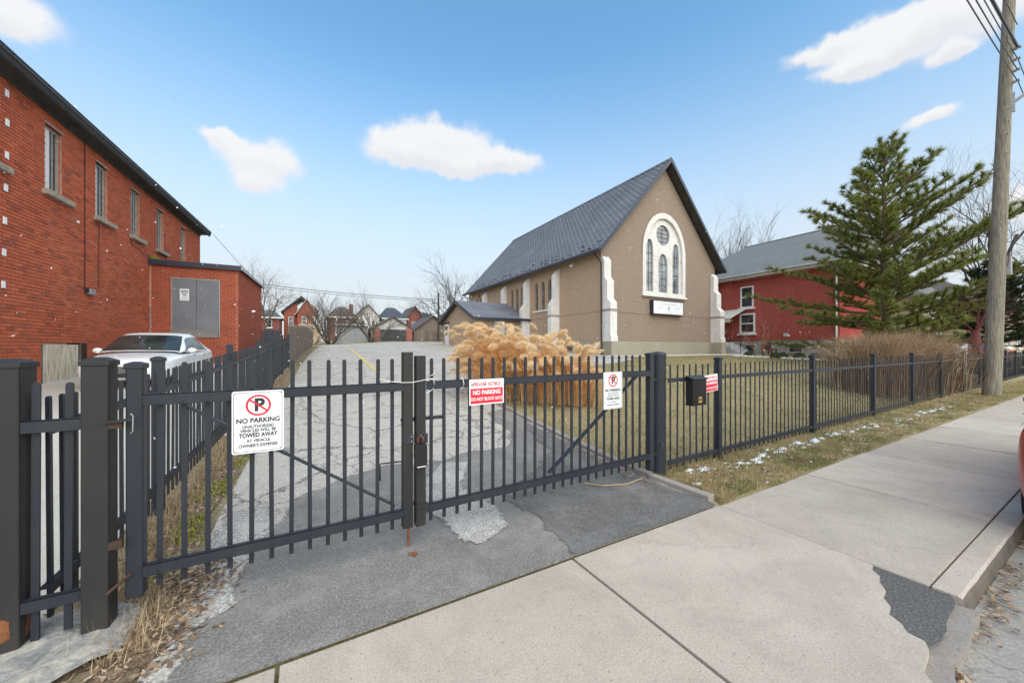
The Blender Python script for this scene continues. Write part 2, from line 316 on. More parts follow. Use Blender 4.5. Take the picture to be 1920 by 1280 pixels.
def m_roof(name, c1, c2, w, h, axis, snow=.0, bs=.5):
    n = NB(name); sx = n.N.new('ShaderNodeSeparateXYZ'); n.L.new(n.co, sx.inputs[0]); cb = n.N.new('ShaderNodeCombineXYZ')
    n.L.new(sx.outputs[axis], cb.inputs[0]); n.L.new(sx.outputs[2], cb.inputs[1])
    b = n.N.new('ShaderNodeTexBrick'); n.L.new(cb.outputs[0], b.inputs['Vector']); b.inputs['Scale'].default_value = 1
    b.inputs['Brick Width'].default_value = w; b.inputs['Row Height'].default_value = h; b.inputs['Mortar Size'].default_value = min(w, h)*(.17 if snow else .11); b.inputs['Mortar Smooth'].default_value = .4
    b.inputs['Color1'].default_value = (*c1, 1); b.inputs['Color2'].default_value = (*c2, 1); b.inputs['Mortar'].default_value = (*(tuple(x*.35 for x in c1) if not snow else (snow, snow, snow*1.06)), 1)
    c = n.mix(n.math('MULTIPLY', n.ramp(n.noise(.8, 6, .7), [(.4, 0), (.75, 1)]), .5), b.outputs['Color'], tuple(x*.6 for x in c1))
    c = n.mix(.3, c, n.ramp(n.noise(14, 5, .75), [(.3, tuple(x*.45 for x in c1)), (.72, tuple(min(1, x*1.7) for x in c1))]))
    n.set('Base Color', c).set('Roughness', .62).set('Specular IOR Level', .4)
    n.bump(n.math('SUBTRACT', n.math('MULTIPLY', n.noise(20, 3), .3), b.outputs['Fac']), bs, .02); return n.m
M['slate_y'] = m_roof('slate_blue_metal_tile', (.085,.093,.118), (.04,.045,.062), .40, .145, 1, .55)
M['slate_x'] = m_roof('slate_blue_metal_tile_low', (.085,.093,.118), (.04,.045,.062), .34, .085, 0, .55)
M['shingle_y'] = m_roof('grey_shingle', (.20,.205,.20), (.15,.155,.155), .3, .10, 1)
M['shingle_x'] = m_roof('grey_shingle_far', (.16,.16,.155), (.12,.12,.12), .3, .12, 0)
M['brown_roof'] = m_roof('brown_shingle', (.12,.095,.08), (.085,.068,.058), .3, .12, 0)
M['blue_roof'] = m_roof('blue_grey_shingle', (.065,.08,.10), (.05,.062,.08), .3, .12, 0)
M['black_roof'] = plain('bitumen_roof', (.035,.036,.038), .8, .3, 4)
M['siding_white'] = plain('white_siding', (.62,.61,.585), .7, .08, 3)
M['siding_grey'] = plain('grey_metal_door', (.40,.41,.42), .6, .12, 3)
M['siding_tan'] = plain('tan_stucco', (.40,.32,.22), .85, .15, 2)
M['siding_blue'] = plain('pale_blue_siding', (.50,.56,.64), .75, .1, 3)
M['garage_dark'] = plain('dark_garage_door', (.045,.05,.055), .6, .3, 4)
M['awning'] = plain('grey_white_awning', (.55,.54,.50), .7, .2, 3)
M['stone_block'] = plain('grey_foundation_stone', (.36,.345,.32), .9, .28, 3, .4, 25)
def m_corr():
    n = NB('weathered_corrugated_panel'); s = n.noise(5, 5, .7, vec=n.map((6,6,.35)))
    n.set('Base Color', n.ramp(s, [(.3,(.20,.16,.10)),(.5,(.44,.41,.33)),(.75,(.58,.57,.51))])).set('Roughness', .75); return n.m
M['corrugated'] = m_corr()
# -- wood, plants
def m_wood(name, lo, hi, scl=(14,14,1.2)):
    n = NB(name); g = n.noise(4, 6, .7, vec=n.map(scl), dist=.4); r = n.objrnd()
    c = n.ramp(g, [(.28, lo), (.72, hi)]); c = n.mix(1.0, c, n.ramp(r, [(0, .72), (1, 1.2)]), 'MULTIPLY')
    n.set('Base Color', c).set('Roughness', .9); n.bump(g, .5, .008); return n.m
M['pole_wood'] = m_wood('utility_pole_wood', (.075,.064,.046), (.33,.29,.225), (7,7,.45))
M['fence_wood'] = m_wood('weathered_fence_board', (.08,.058,.045), (.24,.19,.155))
M['bark'] = m_wood('grey_brown_bark', (.075,.058,.048), (.21,.165,.135), (10,10,2))
M['bark_dark'] = m_wood('dark_bark', (.025,.021,.019), (.075,.062,.054), (10,10,2))
M['bark_pine'] = m_wood('pine_bark', (.09,.06,.05), (.27,.195,.165), (9,9,3))
M['bark_red'] = m_wood('reddish_twig', (.16,.06,.04), (.36,.17,.11), (9,9,3))
M['bark_maroon'] = m_wood('maroon_bark', (.04,.008,.009), (.14,.025,.025), (9,9,3))
M['needle'] = m_island('pine_needles', [(0,(.055,.085,.022)),(.35,(.13,.17,.036)),(.7,(.32,.325,.075)),(1,(.54,.49,.18))], .5, .55, big=(1.1,(.12,.16,.04)))
M['needle_dark'] = m_island('dark_needles', [(0,(.01,.018,.008)),(.6,(.025,.04,.014)),(1,(.06,.08,.02))], .6)
M['bush_leaf'] = m_island('bush_leaves', [(0,(.02,.035,.01)),(.6,(.05,.085,.02)),(1,(.10,.14,.04))], .6)
M['twig'] = m_island('brown_twigs', [(0,(.14,.09,.052)),(.4,(.29,.19,.11)),(.8,(.43,.30,.185)),(1,(.56,.42,.28))], .8, .25)
M['reed'] = m_island('orange_reed_blades', [(0,(.48,.20,.06)),(.4,(.74,.37,.13)),(.75,(.84,.52,.24)),(1,(.90,.66,.38))], .75, .45)
M['plume'] = m_island('pale_gold_plumes', [(0,(.84,.63,.36)),(.4,(.93,.77,.52)),(.75,(.97,.86,.65)),(1,(.98,.92,.78))], .9, .6)
def m_paint(name, c, flake=.0):
    n = NB(name); n.set('Base Color', n.ramp(n.noise(1.2, 4), [(.3, tuple(x*.93 for x in c)), (.7, c)])).set('Roughness', .28).set('Coat Weight', .7).set('Coat Roughness', .06).set('Metallic', flake); return n.m
M['car_white'] = m_paint('white_car_paint', (.86,.87,.88))
M['car_red'] = m_paint('dark_red_car_paint', (.45,.010,.035)); M['car_red'].node_tree.nodes['Principled BSDF'].inputs['Coat Weight'].default_value = .15
M['car_glass'] = glass('car_glass', (.03,.036,.036), .03)
M['rubber'] = plain('tyre_rubber', (.018,.018,.018), .85, .3)
M['lamp_clear'] = plain('headlamp_lens', (.55,.57,.6), .12, .1)
M['lamp_red'] = plain('tail_lamp_lens', (.42,.012,.015), .15, .1)

# ------------------------------------------------------------------ mesh helpers
ROOT = {}
def tag(o, label=None, cat=None, group=None, kind=None):
    if label: o['label'] = label
    if cat: o['category'] = cat
    if group: o['group'] = group
    if kind: o['kind'] = kind
    return o
def thing(name, label, cat, loc=(0,0,0), rz=0.0, group=None, kind=None):
    o = bpy.data.objects.new(name, None); o.empty_display_size = .2; col.objects.link(o)
    o.location = loc; o.rotation_euler = (0, 0, rz); tag(o, label, cat, group, kind)
    ROOT[o] = (Matrix.Translation(loc) @ Matrix.Rotation(rz, 4, 'Z')).inverted()
    return o
class MB:
    def __init__(s): s.v = []; s.f = []
    def box(s, x0, x1, y0, y1, z0, z1):
        b = len(s.v); s.v += [(x,y,z) for z in (z0,z1) for y in (y0,y1) for x in (x0,x1)]
        s.f += [[b+i for i in q] for q in ((0,2,3,1),(4,5,7,6),(0,1,5,4),(1,3,7,5),(3,2,6,7),(2,0,4,6))]; return s
    def hexa(s, bot, top):
        b = len(s.v); n = len(bot); s.v += [tuple(p) for p in bot] + [tuple(p) for p in top]
        s.f.append([b+i for i in range(n)][::-1]); s.f.append([b+n+i for i in range(n)])
        for i in range(n): j = (i+1) % n; s.f.append([b+i, b+j, b+n+j, b+n+i])
        return s
    def quad(s, *p):
        b = len(s.v); s.v += [tuple(q) for q in p]; s.f.append(list(range(b, b+len(p)))); return s
    def bar(s, p, q, w, h, up=(0,0,1)):
        p, q = Vector(p), Vector(q); d = (q-p).normalized(); u = Vector(up)
        a = d.cross(u); a = a.normalized() if a.length > 1e-4 else Vector((1,0,0)); u = a.cross(d).normalized()
        c = [(-w/2,-h/2),(w/2,-h/2),(w/2,h/2),(-w/2,h/2)]
        return s.hexa([p+a*x+u*y for x,y in c], [q+a*x+u*y for x,y in c])
    def tube(s, pts, rad, n=6, cap=True):
        pts = [Vector(p) for p in pts]; b = len(s.v); m = len(pts)
        rad = rad if isinstance(rad, (list, tuple)) else [rad]*m
        ref = Vector((.31,.17,.93))
        for i, p in enumerate(pts):
            d = (pts[min(i+1,m-1)]-pts[max(i-1,0)]).normalized()
            a = d.cross(ref)
            if a.length < .05: a = d.cross(Vector((1,0,0)))
            a.normalize(); c = d.cross(a)
            for k in range(n):
                t = 2*math.pi*k/n; q = p+(a*math.cos(t)+c*math.sin(t))*rad[i]; s.v.append((q.x,q.y,q.z))
        for i in range(m-1):
            for k in range(n):
                j = (k+1) % n; s.f.append([b+i*n+k, b+i*n+j, b+(i+1)*n+j, b+(i+1)*n+k])
        if cap: s.f.append([b+k for k in range(n)][::-1]); s.f.append([b+(m-1)*n+k for k in range(n)])
        return s
    def poly(s, outer, holes=(), to3=lambda u,v: (u,0,v), flip=False):
        loops = [[Vector((u,v,0)) for u,v in L] for L in [outer, *holes]]
        flat = [p for L in loops for p in L]; b = len(s.v); s.v += [tuple(to3(p.x,p.y)) for p in flat]
        for t in tessellate_polygon(loops):
            s.f.append([b+i for i in (t[::-1] if flip else t)])
        return s
    def strip(s, loop, to_a, to_b, closed=True):
        b = len(s.v); n = len(loop); s.v += [tuple(to_a(u,v)) for u,v in loop] + [tuple(to_b(u,v)) for u,v in loop]
        for i in range(n if closed else n-1): j = (i+1) % n; s.f.append([b+i, b+j, b+n+j, b+n+i])
        return s
    def extr(s, loop, to_a, to_b):     # closed solid between two copies of an outline
        s.strip(loop, to_a, to_b); s.poly(loop, (), to_a); s.poly(loop, (), to_b); return s
    def mesh(s, name, mat=None, smooth=False, fix=True):
        me = bpy.data.meshes.new(name); me.from_pydata(s.v, [], s.f)
        if fix:
            bm = bmesh.new(); bm.from_mesh(me); bmesh.ops.recalc_face_normals(bm, faces=bm.faces); bm.to_mesh(me); bm.free()
        if smooth: me.polygons.foreach_set('use_smooth', [True]*len(me.polygons))
        if mat: me.materials.append(M[mat] if isinstance(mat, str) else mat)
        return me
    def build(s, name, mat, parent=None, local=False, smooth=False, bevel=0, fix=True, origin=None):
        if parent is not None and not local:
            mt = ROOT[parent]; s.v = [tuple(mt @ Vector(p)) for p in s.v]
        me = s.mesh(name, mat, smooth, fix); o = bpy.data.objects.new(name, me); col.objects.link(o)
        if parent is not None: o.parent = parent; ROOT[o] = ROOT[parent]
        elif origin is not None:
            me.transform(Matrix.Translation(-Vector(origin))); o.location = origin
        if bevel:
            b = o.modifiers.new('bevel', 'BEVEL'); b.width = bevel; b.segments = 2; b.limit_method = 'ANGLE'
        return o
def inst(name, me, parent, loc, rot=(0,0,0), scale=(1,1,1)):
    o = bpy.data.objects.new(name, me); col.objects.link(o); o.parent = parent; o.location = loc; o.rotation_euler = rot; o.scale = scale; return o
def tris(name, V, mat, parent=None, kind='stuff', nv=3):
    """V: (n,nv,3) array of separate little faces"""
    V = np.asarray(V, dtype=np.float32); n = len(V)
    if parent is not None:
        mt = np.array(ROOT[parent], dtype=np.float32); V = V @ mt[:3,:3].T + mt[:3,3]
    me = bpy.data.meshes.new(name); me.vertices.add(n*nv); me.vertices.foreach_set('co', V.reshape(-1))
    me.loops.add(n*nv); me.loops.foreach_set('vertex_index', np.arange(n*nv, dtype=np.int32))
    me.polygons.add(n); me.polygons.foreach_set('loop_start', np.arange(0, n*nv, nv, dtype=np.int32)); me.polygons.foreach_set('loop_total', np.full(n, nv, dtype=np.int32))
    me.update(calc_edges=True); me.materials.append(M[mat])
    o = bpy.data.objects.new(name, me); col.objects.link(o)
    if parent is not None: o.parent = parent; ROOT[o] = ROOT[parent]
    if kind: o['kind'] = kind
    return o
def text_mesh(name, txt, size, mat, parent, loc, rot, width=None, bold=0.0, align='CENTER', ext=.0004):
    cu = bpy.data.curves.new(name, 'FONT'); cu.body = txt; cu.size = size; cu.align_x = align; cu.align_y = 'CENTER'; cu.extrude = ext; cu.offset = bold; cu.resolution_u = 3
    t = bpy.data.objects.new(name+'_c', cu); col.objects.link(t); bpy.context.view_layer.update()
    dg = bpy.context.evaluated_depsgraph_get(); me = bpy.data.meshes.new_from_object(t.evaluated_get(dg)); bpy.data.objects.remove(t); bpy.data.curves.remove(cu)
    xs = [v.co.x for v in me.vertices]
    if width and xs:
        k = width/(max(xs)-min(xs)); me.transform(Matrix.Scale(k, 4, (1,0,0)))
    me.materials.clear(); me.materials.append(M[mat]); me.name = name
    o = bpy.data.objects.new(name, me); col.objects.link(o); o.parent = parent; o.location = loc; o.rotation_euler = rot; ROOT[o] = ROOT[parent]; return o
def rect_holes(x0, x1, z0, z1, holes):
    """cells of a rectangle that no hole covers"""
    xs = sorted({x0, x1, *[h[0] for h in holes], *[h[1] for h in holes]}); zs = sorted({z0, z1, *[h[2] for h in holes], *[h[3] for h in holes]})
    xs = [x for x in xs if x0 <= x <= x1]; zs = [z for z in zs if z0 <= z <= z1]
    for a, b in zip(xs, xs[1:]):
        for c, d in zip(zs, zs[1:]):
            mx, mz = (a+b)/2, (c+d)/2
            if not any(h[0] < mx < h[1] and h[2] < mz < h[3] for h in holes): yield a, b, c, d

# ------------------------------------------------------------------ terrain
def smooth(t): t = min(max(t, 0), 1); return t*t*(3-2*t)
def hgt(X, Y):
    if Y < 3.0: return 0.0
    y = min(Y, 70)
    a = .0475*(min(y, 29)-3.2) if y > 3.2 else 0.0
    if y > 29: a += .03*(y-29)
    return max(0, a) + .55*min(max((X+1)/10, 0), 1)*smooth((Y-2.6)/6.4)
def sheet(name, mat, x0, x1, y0, y1, off, step, fx=None, parent=None, thick=0):
    """ground sheet following the terrain; fx(y)->(x0,x1) bends its edges"""
    ny = max(1, int((y1-y0)/step)); nx = max(1, int((x1-x0)/step)); mb = MB()
    for j in range(ny+1):
        y = y0+(y1-y0)*j/ny; a, b = fx(y) if fx else (x0, x1)
        for i in range(nx+1):
            x = a+(b-a)*i/nx; mb.v.append((x, y, hgt(x, y)+off))
    for j in range(ny):
        for i in range(nx):
            k = j*(nx+1)+i; mb.f.append([k, k+1, k+nx+2, k+nx+1])
    return mb.build(name, mat, parent, smooth=True, fix=False)
def drape(name, mat, outline, off, sub=.35):
    """flat patch with a hand-drawn outline laid on the terrain"""
    mb = MB(); mb.poly(outline, (), lambda u, v: (u, v, 0)); me = mb.mesh(name, mat)
    bm = bmesh.new(); bm.from_mesh(me)
    for _ in range(5):
        long = [e for e in bm.edges if e.calc_length() > sub]
        if long: bmesh.ops.subdivide_edges(bm, edges=long, cuts=1); bmesh.ops.triangulate(bm, faces=bm.faces)
    seg = [(Vector(a), Vector(b)) for a, b in zip(outline, outline[1:]+outline[:1])]
    ed = []; seg = [(a, b) for a, b in seg if not ((a.y < 2.14 and b.y < 2.14 and name != 'x') or (a.x > 3.28 and b.x > 3.28))] or seg
    for v in bm.verts:
        p = Vector((v.co.x, v.co.y)); dm = 9.0
        for a, b in seg:
            ab = b-a; t = max(0, min(1, (p-a).dot(ab)/max(1e-9, ab.length_squared))); dm = min(dm, (a+ab*t-p).length)
        ed.append(min(1.0, dm/.10)); v.co.z = hgt(v.co.x, v.co.y)+off
    for f in bm.faces:
        if f.normal.z < 0: f.normal_flip()
    bm.to_mesh(me); bm.free()
    at = me.attributes.new('edge', 'FLOAT', 'POINT'); at.data.foreach_set('value', ed)
    o = bpy.data.objects.new(name, me); col.objects.link(o); return o
def ragged(pts, amp, step, seed):
    rnd = random.Random(seed); out = []
    for (a, b), (c, d) in zip(pts, pts[1:]+pts[:1]):
        n = max(1, int(math.hypot(c-a, d-b)/step))
        for i in range(n):
            t = i/n; k = amp if i else amp*.4; out.append((a+(c-a)*t+rnd.uniform(-k,k), b+(d-b)*t+rnd.uniform(-k,k)))
    return out

# ================================================================== THE SETTING
def struct(o): o['kind'] = 'structure'; return o
def ground():
    xs = [-1500,-500,-200,-100,-60,-40] + [-30+i*.75 for i in range(120)] + [62,70,85,120,220,500,1500]
    ys = [-1500,-300,-60,-20,-9.6,-9.5,1.9,2.05,2.13,2.6] + [3.0+i*.6 for i in range(60)] + [40+i*2 for i in range(18)] + [80,110,200,500,1500]
    mb = MB()
    for y in ys:
        for x in xs:
            z = (-.035 if y < 2.06 else hgt(x, y)) if y > 2 else (-.32 if y > -9.55 else -.02)
            mb.v.append((x, y, z))
    n = len(xs)
    for j in range(len(ys)-1):
        for i in range(n-1): k = j*n+i; mb.f.append([k, k+1, k+n+1, k+n])
    struct(mb.build('ground', 'soil', smooth=True, fix=False))
ground()
mb = MB(); mb.quad((-200,-9.5,-.13),(200,-9.5,-.13),(200,.62,-.11),(-200,.62,-.11)); struct(mb.build('road', 'road', fix=False))
def lot_edges(y):
    l = -.66 if y < 4 else (-.66+.028*(y-4) if y < 17.5 else -.28+.062*(y-17.5))
    r = 3.40 if y < 6.4 else 3.40+10.45*smooth((y-6.4)/6.5)
    return l, r
struct(sheet('parking_lot', 'asphalt_old', 0, 14, 2.04, 42.8, .010, .55, lot_edges))
def flush(pts): return [(x, 2.041 if y < 2.13 else y) for x, y in pts]
struct(drape('asphalt_apron_patch', 'asphalt_new', flush(ragged([(-.60,2.05),(-.52,2.7),(-.33,3.35),(-.12,4.05),(.35,4.4),(.82,4.55),(1.3,4.35),(1.8,4.55),(2.4,4.5),(2.75,4.9),(2.9,6.2),(3.36,6.3),(3.38,2.05)], .035, .12, 3)), .015, .16))
struct(drape('dark_asphalt_patch', 'asphalt_dark', flush(ragged([(1.62,2.06),(1.72,2.6),(1.66,3.1),(1.95,3.45),(2.45,3.7),(2.9,4.1),(3.1,5.2),(3.35,5.3),(3.37,2.06)], .05, .12, 5)), .020, .16))
struct(drape('stripped_asphalt_patch', 'asphalt_gravel', ragged([(.98,2.68),(1.10,2.44),(1.30,2.52),(1.50,2.60),(1.57,2.95),(1.56,3.2),(1.46,3.38),(1.46,3.6),(1.64,3.9),(1.80,4.2),(1.45,4.34),(1.1,3.95),(.95,3.5),(.90,3.25),(.98,3.0)], .022, .05, 9), .025, .09))
struct(drape('sandy_asphalt_patch', 'asphalt_gravel', ragged([(-.6,2.3),(-.30,2.62),(-.38,3.0),(-.2,3.6),(-.3,4.1),(-.62,4.0),(-.7,3.0)], .035, .08, 12), .019, .13))
struct(sheet('neighbour_driveway', 'drive_concrete', -6.2, -1.26, 2.04, 30, .010, .8))
struct(drape('dirt_strip', 'dirt', ragged([(-1.22,2.1),(-.70,2.2),(-.66,3.0),(-.72,4.2),(-.64,6.0),(-.55,8),(-.50,11),(-.35,14),(-.25,18),(.0,24),(.5,32),(.9,40),(.2,40),(-.2,30),(-.5,22),(-.76,17.4),(-.98,11),(-1.17,5)], .05, .2, 15), .018, .6))
def lines():
    mb = MB()
    def ln(a, b, w):
        a, b = Vector(a), Vector(b); d = (b-a).normalized(); n = Vector((-d.y, d.x))*w/2; k = max(1, int((b-a).length/.8))
        for i in range(k):
            p, q = a+(b-a)*i/k, a+(b-a)*(i+1)/k
            mb.quad(*[(v.x, v.y, hgt(v.x, v.y)+.016) for v in (p+n, p-n, q-n, q+n)])
    ln((2.15,13.3), (3.02,35.0), .13); ln((-.25,15.9), (2.2,15.3), .05); ln((8.0,20.0), (8.6,34.0), .12)
    o = mb.build('parking_line', 'yellow_paint'); struct(o)
lines()
struct(sheet('church_path', 'drive_concrete', 12.6, 27.5, 12.9, 14.2, .03, .8))
# concrete footing round the gate posts
def footing():
    o = drape('post_footing', 'footing', ragged([(-2.2,2.06),(-1.35,2.08),(-1.0,2.3),(-.80,2.50),(-.76,2.68),(-.84,2.84),(-1.15,2.95),(-2.2,2.95)], .025, .08, 21), .0, .12)
    for v in o.data.vertices:
        x, y = v.co.x, v.co.y; e = smooth(min((x+2.3)/.1, (-.74-x)/.16, (y-2.04)/.16, 1))
        v.co.z = .006+.05*e+.012*mnoise.noise(Vector((x*9, y*9, 0)))
    struct(o)
footing()
# sidewalk slabs, one by one
def sidewalk():
    root = thing('sidewalk', None, None, (0,0,0), kind='structure')
    me = MB().box(.009, 1.761, .698, 2.036, -.14, 0).mesh('slab', 'slab')
    for k in range(-5, 17):
        x = -.12+1.77*k
        if k == 1:
            pts = [(1.659,.30),(2.28,.36),(2.50,.53)] + [(2.70,.55),(2.755,.575),(2.76,.64),(2.82,.675),(2.86,.735),(2.95,.75),(3.02,.80),(3.12,.815),(3.20,.865),(3.28,.885),(3.33,.935),(3.412,.955)] + [(3.411,2.036),(1.659,2.036)]
            mb = MB(); mb.extr(pts, lambda u,v: (u,v,-.14), lambda u,v: (u,v,0)); o = mb.build('slab', 'slab', root, bevel=.006)
            continue
        if k in (-1, 0, -2):
            o = MB().box(x+.009, x+1.761, .30, 2.036, -.14, 0).build('slab', 'slab', root, bevel=.006); continue
        o = inst('slab', me, root, (x, 0, random.uniform(-.004,.003)), (random.uniform(-.002,.002), random.uniform(-.002,.002), 0))
        b = o.modifiers.new('bevel', 'BEVEL'); b.width = .008; b.segments = 2
    # dark bedding seen in the joints
    MB().box(3.38, 31, .70, 2.06, -.2, -.022).build('joint_bedding', 'asphalt_dark', root); MB().box(-9, 3.38, 1.0, 2.06, -.2, -.022).build('joint_bedding', 'asphalt_dark', root); MB().box(-9, 2.2, .36, 1.0, -.2, -.022).build('joint_bedding', 'asphalt_dark', root)
    return root
sidewalk()
def kerb():
    root = thing('kerb', None, None, (0,0,0), kind='structure')
    for k in range(2, 17):
        x = -.12+1.77*k; mb = MB(); n = 10
        prof = lambda t: [(.535+.010*mnoise.noise(Vector((x*3+t*9,0,0))),-.16),(.553+.010*mnoise.noise(Vector((x*3+t*7,5,0))),-.03),(.563+.006*mnoise.noise(Vector((x+t*11,2,0))),-.008),(.580,0),(.686,0),(.686,-.16)]
        rings = [[(x+.004+1.762*i/n, y, z) for y, z in prof(i/n)] for i in range(n+1)]
        b = 0
        for r in rings: mb.v += r
        for i in range(n):
            for q in range(6): r = (q+1) % 6; mb.f.append([i*6+q, i*6+r, i*6+6+r, i*6+6+q])
        mb.f.append(list(range(6))[::-1]); mb.f.append([n*6+q for q in range(6)])
        kb = mb.build('kerb_stone', 'slab', root)
        fm = MB(); fr = [[(x+.004+1.762*i/n, y-.002, z) for y, z in prof(i/n)[:3]] for i in range(n+1)]
        for r in fr: fm.v += r
        for i in range(n):
            for q in range(2): fm.f.append([i*3+q, i*3+q+1, i*3+4+q, i*3+3+q])
        fm.build('kerb_face', 'kerb_dirt', kb)
    return root
kerb()
# asphalt that fills the broken sidewalk corner
struct(drape('broken_corner_asphalt', 'asphalt_fill', ragged([(2.70,.57),(2.70,.70),(2.86,.80),(3.1,.90),(3.30,1.0),(3.44,1.0),(3.45,.62),(3.33,.575),(3.12,.56),(2.92,.545),(2.80,.55)], .012, .06, 31), -.014, .12))
mb = MB().extr(ragged([(2.45,.50),(2.72,.60),(3.0,.60),(3.42,.60),(3.44,.50),(3.25,.50),(2.95,.475),(2.75,.50),(2.6,.44)], .012, .05, 33), lambda u,v: (u,v,-.14), lambda u,v: (u,v,-.045)); struct(mb.build('broken_kerb_rubble', 'kerb'))
# edging stones along the driveway
def edging():
    root = thing('driveway_edging', None, None, (0,0,0), kind='structure')
    y = 2.12; i = 0
    while y < 7.0:
        L = random.uniform(.7,.95); x = 3.40+.02*math.sin(i); z = hgt(3.4, y); z2 = hgt(3.4, y+L)
        mb = MB().hexa([(x,y+.01,z-.1),(x+.1,y+.01,z-.1),(x+.1,y+L-.01,z2-.1),(x,y+L-.01,z2-.1)], [(x+.005,y+.01,z+.055),(x+.1,y+.01,z+.06),(x+.1,y+L-.01,z2+.05),(x+.005,y+L-.01,z2+.055)])
        mb.build('edging_stone', 'kerb', root, bevel=.008); y += L; i += 1
edging()
# ---- grass, leaves, snow: nobody could count them
rng = np.random.default_rng(5)
hv = np.vectorize(hgt)
def blades(n, xy, hmin, hmax, w, lean, name, mat, off=0.0, curl=.4):
    x, y = xy; n = len(x); z = hv(x, y)+off
    h = rng.uniform(hmin, hmax, n); a = rng.uniform(0, 2*math.pi, n); l = rng.uniform(.1, lean, n)
    dx, dy = np.cos(a), np.sin(a); ww = w*rng.uniform(.6, 1.4, n)
    V = np.zeros((n,3,3), np.float32)
    V[:,0] = np.stack([x-dy*ww, y+dx*ww, z], 1); V[:,1] = np.stack([x+dy*ww, y-dx*ww, z], 1)
    V[:,2] = np.stack([x+dx*h*l, y+dy*h*l, z+h*np.sqrt(np.maximum(.04, 1-np.minimum(l,.98)**2))], 1)
    return tris(name, V, mat)
def clumped(n, x0, x1, y0, y1, keep=.5, s=1.6):
    x = rng.uniform(x0, x1, n); y = rng.uniform(y0, y1, n)
    m = np.array([mnoise.noise(Vector((a*s, b*s, 1.3)))+.25*mnoise.noise(Vector((a*5, b*5, 0))) for a, b in zip(x, y)])
    k = m > np.quantile(m, 1-keep) if keep < 1 else np.ones(n, bool)
    return x[k], y[k]
vx = 3.5+26*rng.random(110000)**1.9; ve = 2.04+.02*np.sin(vx*2.3)+.02*np.sin(vx*5.1)+.05*rng.random(110000)**2; vy = ve+(2.96+.03*np.sin(vx*3)-ve)*rng.random(110000)
kv = np.array([mnoise.noise(Vector((a*2.2, b*3.5, 7)))+.5*mnoise.noise(Vector((a*7, b*7, 3)))+.35*random.random() for a, b in zip(vx, vy)]) > -.12; vx, vy = vx[kv], vy[kv]
o = blades(0, (vx, vy), .015, .075, .0026, 1.15, 'verge_grass', 'grass_blade'); tag(o, 'short patchy winter grass between fence and sidewalk', 'grass')
a = [rng.uniform(3.55, 14.5, 90000), None]; a[1] = 2.95+(12.8-2.95)*rng.random(90000)**1.25
ok = a[0] > np.array([lot_edges(y)[1] for y in a[1]])+.1
o = blades(0, (a[0][ok], a[1][ok]), .02, .075, .004, 1.0, 'lawn_grass', 'grass_blade'); tag(o, 'short yellow and green lawn behind the iron fence', 'grass')
x = rng.uniform(14.5, 27, 30000); y = rng.uniform(3, 12.8, 30000)
o = blades(0, (x, y), .03, .08, .007, 1.0, 'lawn_grass', 'grass_blade'); tag(o, 'lawn grass in front of the tan brick church', 'grass')
# straw tufts along the fences and the kerb
def along(n, p, q, spread):
    t = rng.random(n); x = p[0]+(q[0]-p[0])*t+rng.normal(0, spread, n); y = p[1]+(q[1]-p[1])*t+rng.normal(0, spread, n); return x, y
xs_, ys_ = [np.concatenate(c) for c in zip(along(6500, (-1.02,2.8), (-.9,7.5), .09), along(4600, (-.95,6.5), (-.4,18), .13), along(3200, (-.4,17.5), (.8,40), .35), along(2200, (3.55,2.95), (5.2,3.0), .06), along(3500, (5,3), (20,3.05), .06), along(700, (-.75,2.4), (-.8,2.9), .07))]
o = blades(0, (xs_, ys_), .04, .17, .0018, 1.6, 'straw_tufts', 'straw', .01); tag(o, 'dead straw tufts along the foot of the iron fences', 'dead grass')
kx, ky = along(900, (2.5,.48), (8,.48), .04); ck = (mnoise.noise(Vector((1,2,3))), 0)
V = []
def flakes(n, xf, size, name, mat, label, cat, zoff=.02, flat=.5):
    x, y, z = xf; n = len(x); s = size*rng.uniform(.5, 1.5, n); a = rng.uniform(0, 6.28, n); t = rng.uniform(-flat, flat, (n, 2))
    c, sn = np.cos(a), np.sin(a); V = np.zeros((n,4,3), np.float32)
    for i, (u, v) in enumerate(((-1,0),(0,-.45),(1,0),(0,.45))):
        lx, ly = u*s, v*s; V[:,i] = np.stack([x+lx*c-ly*sn, y+lx*sn+ly*c, z+zoff+lx*t[:,0]+ly*t[:,1]+abs(u)*s*.15], 1)
    o = tris(name, V, mat, nv=4); tag(o, label, cat); return o
keep = np.array([mnoise.noise(Vector((a*2.2, 0, 0))) > -.05 for a in kx])
kx, ky = kx[keep], ky[keep]
o = flakes(0, (kx, ky, np.full(len(kx), -.11)), .018, 'gutter_leaves', 'leaf', 'dry leaves and straw caught along the kerb in the road', 'leaves')
lx, ly = [np.concatenate(c) for c in zip(along(3200, (-.95,2.6), (-.85,6.5), .10), along(1500, (-.75,2.3), (-.6,3.2), .10), along(260, (3.2,2.5), (3.3,4.2), .08), along(900, (3.6,3.1), (11,3.4), .2), along(500, (14,2.8), (19.5,2.6), .2), along(700, (9,3.3), (17,3.9), .25), (3.5+16*rng.random(3000)**1.5, rng.uniform(2.08,2.95,3000)))]
o = flakes(0, (lx, ly, hv(lx, ly)), .019, 'leaf_litter', 'leaf', 'brown fallen leaves scattered along fences and driveway edge', 'leaves')
mx, my = along(6000, (-.88,3.2), (-.72,6.6), .07); kp = np.array([mnoise.noise(Vector((a*3.1, b*2.1, 4))) > .05 for a, b in zip(mx, my)])
o = blades(0, (mx[kp], my[kp]), .01, .035, .006, 1.0, 'moss', 'moss', .018); tag(o, 'bright green moss on the strip beside the driveway', 'moss')
